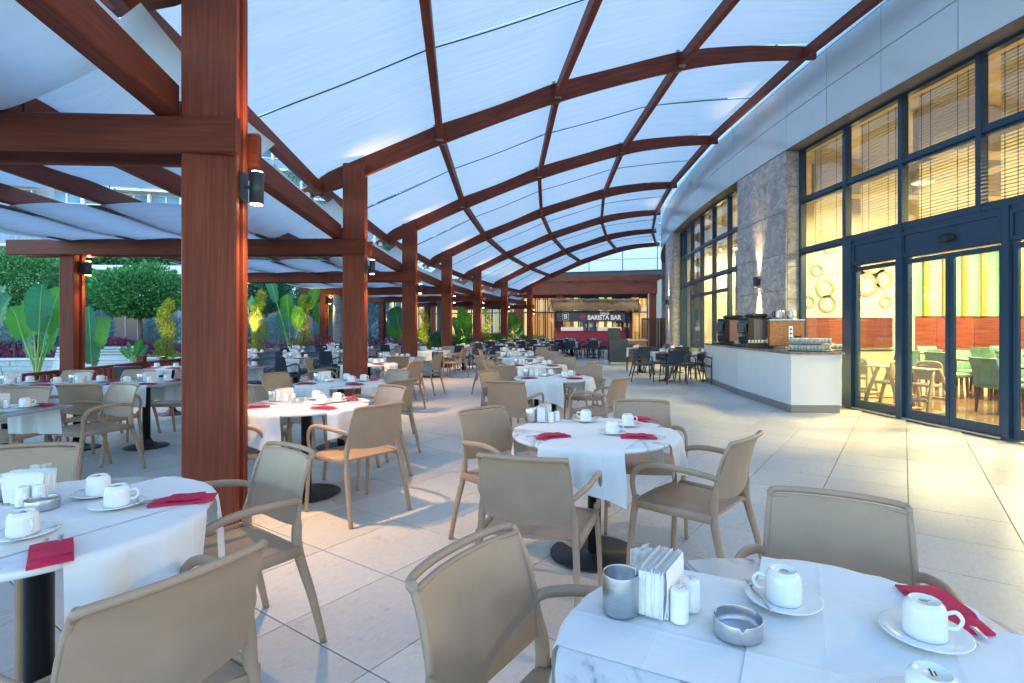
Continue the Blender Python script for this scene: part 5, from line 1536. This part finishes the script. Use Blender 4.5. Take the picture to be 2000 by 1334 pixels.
def shrub(px, py, Y, rx, rz_, label, mat, n, seed, kind='silver_shrub', spike=0.0, leaf=.12):
    c = at(px, py, Y); r = thing(kind, label, 'shrub', (c.x, c.y, GZ))
    leafcloud(n, (0, 0, c.z - GZ), (rx, rx, rz_), leaf, seed, .4, 0, spike).obj('foliage', mat, r)
    MB().sweep([(0, 0, -.2), (0, .02, c.z - GZ)], [oval(.04, .04, 6), oval(.02, .02, 6)], (1, 0, 0)).obj('stem', bark, r)
for k, (px, py, Y, rx, rz_, w_) in enumerate(((28, 640, 17, .85, .6, 'below the wide clipped tree'), (110, 655, 18, .5, .45, 'behind the banana clump'), (185, 640, 19, .6, .6, 'right of the outer post'), (322, 645, 19, .75, .6, 'left of the biggest post'),
        (490, 645, 22, .45, .6, 'just right of the biggest post'), (548, 640, 23, .7, .65, 'below the hanging banana leaf'), (632, 645, 24, .55, .6, 'left of the palm trunk'), (722, 637, 25, .75, .75, 'between the second and third posts'), (768, 645, 26, .6, .5, 'left of the third post'), (858, 660, 26, .5, .3, 'by the fourth post'))):
    shrub(px, py, Y, rx, rz_, 'silvery blue rounded shrub ' + w_, G_olive, 2600, 60 + k, spike=.5)
def conifer(px, y0, y1, Y, wd, label, seed):
    a, b = at(px, y1, Y), at(px, y0, Y); h = b.z - a.z
    r = thing('lime_conifer', label, 'shrub', (a.x, a.y, a.z))
    rr = random.Random(seed); m = MB()
    for k in range(9):
        z = h * (k + .4) / 9; q = wd * (1 - .55 * k / 9) * rr.uniform(.8, 1.15); ox = .12 * sin(k * 1.3 + seed) * wd * 2
        s = leafcloud(300, (ox, rr.uniform(-.05, .05), z), (q, q, h / 8), .075, seed * 20 + k, .3, 0, .7)
        bb = len(m.v); m.v += s.v; m.f += [tuple(i + bb for i in f) for f in s.f]; m.uv += s.uv; m.sm += s.sm
    m.obj('foliage', G_yel, r)
    MB().sweep([(0, 0, -.4), (0, .02, h * .8)], [oval(.03, .03, 6), oval(.012, .012, 6)], (1, 0, 0)).obj('stem', bark, r)
conifer(325, 590, 706, 14, .26, 'lime yellow columnar conifer left of the biggest post', 3)
conifer(505, 572, 690, 17, .32, 'lime yellow columnar conifer lit by a garden spot, right of the biggest post', 4)
conifer(592, 580, 688, 19, .34, 'lime yellow columnar conifer left of the second post', 5)
conifer(828, 608, 690, 22, .30, 'lime green conifer between the third and fourth posts', 6)
conifer(952, 605, 672, 26, .34, 'lime green conifer between the fifth and sixth posts', 7)
def banana(px, py, Y, leaves, label, mat, seed):
    """leaves: (tip px, tip py, width, lean y)"""
    base = at(px, py, Y)
    r = thing('banana_plant', label, 'plant', (base.x, base.y, base.z)); rr = random.Random(seed)
    for k, (tx, ty, wd, dy, frac) in enumerate(leaves):
        tip = at(tx, ty, Y + dy) - base
        L = tip.length
        b0 = tip * frac + Vector((0, 0, L * .06)); mid = tip * (frac + (1 - frac) * .55) + Vector((0, 0, L * .09))
        stem = spline([(rr.uniform(-.06, .06), rr.uniform(-.05, .05), 0), b0 * .5 + Vector((0, 0, .05)), b0, mid, tip], 6)
        ns = len(stem); i0 = int(ns * .5)
        MB().sweep(stem, [oval(.022 * (1 - .8 * i / ns), .026 * (1 - .8 * i / ns), 8) for i in range(ns)], (1, 0, 0)).obj('leaf_stalk', G_rib, r)
        T = stem[i0:]; nT = len(T) - 1
        side = Vector((1, rr.uniform(-.5, .5), 0)) if abs(tip.x) < L * .6 else Vector((.35, rr.uniform(-.3, .3), .8 * (1 if tip.x < 0 else -1)))
        m = MB()
        cuts = [rr.random() for _ in range(40)]
        def fn(u, v, T=T, nT=nT, side=side, wd=wd, cuts=cuts):
            q = u * nT; i = min(int(q), nT - 1); f = q - i
            p = T[i].lerp(T[i + 1], f); tn = (T[i + 1] - T[i]).normalized()
            sdv = (side - tn * side.dot(tn)).normalized(); nr = tn.cross(sdv)
            a = v * 2 - 1
            wv = wd * (math.sin(pi * min(1, u * .93 + .07)) ** .5) * (1 - .12 * u)
            tear = 1 - .10 * cuts[int(u * 19) + (20 if a > 0 else 0)] * (abs(a) > .9)
            return p + sdv * a * wv * tear + nr * (-.22 * wv * abs(a) + .02 * sin(u * 40) * a * a) 
        m.grid(fn, 24, 8, lambda u, v: (u * 2.2 + abs(v - .5) * .5, v))
        m.obj('leaf', mat if k % 3 else G_band, r)
banana(72, 742, 12.2, [(82, 556, .30, -.3, .45), (120, 560, .28, .4, .42), (60, 575, .30, .2, .45), (100, 620, .2, -.2, .42), (112, 640, .26, .5, .4), (20, 600, .24, .2, .5), (52, 650, .2, .4, .4)], 'large banana plant with broad upright leaves left of the outer post', G_ban, 1)
banana(-35, 735, 9.5, [(22, 580, .34, 0, .5), (5, 560, .3, .5, .5), (-60, 560, .3, 0, .5)], 'dark banana leaves cut by the left picture edge', G_band, 2)
banana(182, 738, 12.4, [(172, 598, .26, 0, .42), (192, 618, .24, .3, .42), (214, 622, .24, -.2, .45), (176, 665, .26, -.3, .3), (205, 640, .18, .3, .4)], 'banana plant with slender leaves right of the outer post', G_ban, 3)
banana(262, 712, 13.5, [(250, 668, .1, 0, .3), (275, 664, .1, .1, .3), (235, 680, .09, .2, .3), (290, 676, .1, 0, .3)], 'low fan leaved plant behind the railing post', G_ban, 8)
banana(568, 690, 19, [(522, 540, .22, 0, .6), (560, 575, .3, .3, .5), (590, 600, .28, -.2, .5), (545, 610, .26, .4, .4), (625, 560, .22, .3, .6), (600, 575, .2, .3, .55)], 'tall banana plant with arching leaves right of the biggest post', G_ban, 4)
banana(500, 690, 17.5, [(480, 590, .3, 0, .8), (470, 540, .2, .3, .7)], 'yellow lit banana leaf hanging just right of the biggest post', G_yel, 5)  # yellow spotlight is put into the leaf colour here
banana(632, 690, 20, [(640, 560, .25, 0, .5), (618, 590, .22, .2, .5), (645, 600, .2, .2, .5)], 'banana plant left of the outer post by the palm trunk', G_ban, 6)
banana(792, 690, 23, [(768, 600, .38, 0, .45), (760, 635, .3, .3, .4), (790, 620, .3, .2, .4), (782, 648, .3, .2, .4)], 'banana plant with big oval leaf left of the third post', G_ban, 7)
banana(828, 690, 22.5, [(826, 640, .34, 0, .3), (815, 650, .2, .3, .3)], 'short broad leaf plant right of the third post', G_ban, 9)
banana(905, 676, 26, [(884, 620, .2, 0, .4), (902, 602, .3, .2, .4), (914, 612, .3, .2, .4), (890, 640, .2, .2, .3), (920, 630, .2, .2, .3)], 'banana plant between the fourth and fifth posts', G_ban, 10)
banana(1000, 672, 29, [(985, 625, .26, 0, .4), (1000, 610, .3, .2, .4), (1015, 622, .26, .2, .4), (1022, 640, .26, .2, .3), (978, 640, .2, .2, .3)], 'banana plant between the sixth and last posts', G_ban, 11)
for k, (px, Y) in enumerate(((860, 24), (880, 25), (935, 27), (965, 28), (985, 30), (1005, 31), (1022, 33), (1050, 35))):
    shrub(px, 668, Y, .8, .42, 'low green plant behind the railing, number %s from the fourth post' % ['one', 'two', 'three', 'four', 'five', 'six', 'seven', 'eight'][k], G_ban if k % 2 else G_hed, 1200, 90 + k, 'leafy_plant', .4, .16)
# flower bed, ground cover, hedges
def bed(name, x0, x1, yfun, w_, z, n, mat, seed, leaf=.09, hh=.3, mats='stuff'):
    m = MB(); r = random.Random(seed)
    for k in range(n):
        x = r.uniform(x0, x1); y = yfun(x) + r.uniform(0, w_)
        b = Vector((x, y, GZ + r.uniform(.1, 1) ** .7 * z * (1 + .18 * sin(x * 2.1) + .1 * sin(x * 5 + y * 3))))
        ax = Vector((r.gauss(0, .6), r.gauss(0, .6), 1)).normalized(); sdv = ax.cross(Vector((r.gauss(0, 1), r.gauss(0, 1), 0))).normalized()
        L = leaf * r.uniform(.6, 1.4)
        q = m.add((b, b + ax * L * .5 + sdv * L * .28, b + ax * L, b + ax * L * .5 - sdv * L * .28)); m.face((q, q + 1, q + 2)); m.face((q, q + 2, q + 3))
    tag(m.obj(name, mat), kind='stuff')
bed('red_flower_bed', -24, -5.5, lambda x: 17.4 + .25 * (x + 15), 2.6, .95, 26000, G_red, 21, .11)
bed('red_flower_bed', -9.5, -5.2, lambda x: 25, 2.0, .75, 5000, G_red, 22, .12)
bed('lime_ground_cover', -12.5, -7.2, lambda x: 16.0 + .9 * (x + 12) * .5, 1.2, .55, 9000, G_yel, 23, .10)
bed('lime_ground_cover', -9.5, -8.3, lambda x: 13.2, .8, .6, 1800, G_yel, 27, .09)
bed('lavender_bed', -9, -4.8, lambda x: 27.5, 2.0, .85, 5000, leaf_mat('lavender_leaves', (.10, .08, .20), (.28, .24, .42), .2), 24, .12)
m = MB(); r = random.Random(30)
for k in range(16000):
    x = r.uniform(-60, -3); y = 48.4 + r.uniform(0, 1.2) - (0.11 * (x + 18) if x > -18 else -.083 * (x + 18)) - (.0)
    if x > -18: y = 47.5 - (x + 18) * .25 + .6 + r.uniform(0, 1)
    b = Vector((x, y, 6.4 + r.random() ** .6 * (1.5 + .35 * sin(x * .9) + .2 * sin(x * 2.3))))
    ax = Vector((r.gauss(0, .8), r.gauss(0, .8), r.gauss(.5, .6))).normalized(); sdv = ax.cross(Vector((r.gauss(0, 1), r.gauss(0, 1), .2))).normalized(); L = .38 * r.uniform(.6, 1.4)
    q = m.add((b, b + ax * L * .5 + sdv * L * .3, b + ax * L, b + ax * L * .5 - sdv * L * .3)); m.face((q, q + 1, q + 2)); m.face((q, q + 2, q + 3))
tag(m.obj('roof_hedge', G_hed), kind='stuff')
# palm trunks
for (px0, py0, px1, py1, Y, rd, lb, cr) in ((108, 700, 84, 300, 18, .26, 'grey palm trunk leaning behind the outer post at the left', 1), (661, 700, 657, 380, 19.6, .19, 'broad grey palm trunk left of the second post', 1), (777, 690, 779, 500, 29, .14, 'thin blue grey palm trunk left of the third post', 0), (857, 690, 859, 500, 29, .13, 'thin blue grey palm trunk beside the fourth post', 0)):
    a, b = at(px0, py0, Y), at(px1, py1, Y)
    r = thing('palm_tree', lb, 'palm', (a.x, a.y, GZ)); h = b.z - GZ
    pts = spline([(0, 0, -.1), ((b.x - a.x) * .4, .05, h * .5), (b.x - a.x, 0, h)], 8)
    MB().sweep(pts, [oval(rd * (1 - .012 * k + .03 * (k % 2)), rd * (1 - .012 * k + .03 * (k % 2)), 14) for k in range(len(pts))], (1, 0, 0)).obj('trunk', palmb, r)
    m = MB()
    for k in range(16):
        an = k * 2.4; Lf = 2.6 if cr else 2.0
        sp = spline([Vector(pts[-1]), Vector(pts[-1]) + Vector((cos(an) * Lf * .45, sin(an) * Lf * .45, .8)), Vector(pts[-1]) + Vector((cos(an) * Lf, sin(an) * Lf, -.5 + .6 * sin(k)))], 10)
        for i, q in enumerate(sp[2:]):
            sv = Vector((-sin(an), cos(an), 0)); l_ = .5 * sin(pi * (i + 2) / 20) + .12
            for s in (-1, 1): m.quad(q, q + Vector((cos(an) * .05, sin(an) * .05, 0)), q + sv * s * l_ + Vector((cos(an) * .25, sin(an) * .25, -.28)), q + sv * s * l_ * .98 + Vector((cos(an) * .22, sin(an) * .22, -.26)))
    m.obj('crown', G_hed, r)
# low stone wall of coursed blocks
stw = stone_mat('pale_garden_stone', (.34, .36, .38), (.50, .53, .56), (.62, .65, .68), .7, (1.2, 1.2, 3))
sw = thing('garden_wall', 'low pale wall of coursed stone blocks in front of the red flower bed', 'wall')
rr = random.Random(8)
for row in range(4):
    x = -21.0
    while x < -10.2:
        L = rr.uniform(.6, 1.1); y = 14.9 + .12 * (x + 14)
        MB().box(0, L - .012, 0, .3, 0, .145, ch=.006).obj('stone_block', stw, sw, (x, y + rr.uniform(-.006, .006), GZ + row * .15), .12); x += L
MB().box(0, 10.9, -.03, .34, 0, .06, ch=.01).obj('coping', paraw, sw, (-21, 14.9 - .84, GZ + .605), .12)
def bench(x, y, rz, label):
    r = thing('slatted_bench', label, 'bench', (x, y, GZ), rz)
    for k in range(8): MB().box(-.95, .95, -.012, .012, -.028, .028, ch=.006).obj('back_slat', M['white'], r, (0, .30 + .025 * k, .50 + .072 * k))
    for k in range(6): MB().box(-.95, .95, -.028, .028, -.012, .012, ch=.006).obj('seat_slat', M['white'], r, (0, -.2 + .075 * k, .44))
    for s in (-.8, .8):
        m = MB(); m.sweep(spline([(s, -.28, 0), (s, -.24, .42), (s, .24, .40), (s, .36, .7), (s, .50, 1.04)], 4), [rect(.05, .05, .01)] * 17, (1, 0, 0)); m.sweep([(s, .30, 0), (s, .22, .42)], [rect(.05, .05, .01)] * 2, (1, 0, 0)); m.obj('side_frame', M['white'], r)
c = at(166, 720, 13.2); bench(c.x, 13.2, .12, 'white slatted garden bench partly hidden by the outer post')
c = at(776, 680, 24); bench(c.x, 24.5, .1, 'white slatted garden bench seen left of the third post')
# garden spotlights that light the plants
def garden_spot(px, py, Y, tx, ty, e, label, col=(1, .82, .25)):
    a = at(px, py, Y); b = at(tx, ty, Y + .6)
    r = thing('garden_spotlight', label, 'lamp', (a.x, a.y, a.z))
    MB().lathe([(.05, 0), (.06, .10), (.055, .12)], n=12, cap=False).obj('lamp_body', M['lampblack'], r)
    MB().lathe([(.05, .10), (.05, .104)], n=12).obj('lens', M['lampglow'], r)
    spot((0, 0, .13), b - a, e, R_(70), col, .8, r, .04)
garden_spot(486, 668, 16.6, 495, 575, 49, 'small garden spotlight lighting the lime conifer right of the biggest post')
garden_spot(580, 684, 18.2, 592, 600, 31, 'small garden spotlight below the conifer left of the second post')
garden_spot(318, 706, 13.2, 325, 620, 12, 'small garden spotlight below the conifer left of the biggest post')
garden_spot(826, 690, 21.4, 828, 630, 21, 'small garden spotlight between the third and fourth posts')
garden_spot(950, 676, 25.2, 952, 620, 31, 'small garden spotlight between the fifth and sixth posts')
garden_spot(905, 678, 25.0, 905, 620, 24, 'small garden spotlight between the fourth and fifth posts')
garden_spot(1000, 672, 28.0, 1002, 620, 31, 'small garden spotlight near the last post')
print('objects', len(bpy.data.objects), 'chairs', NCH[0])
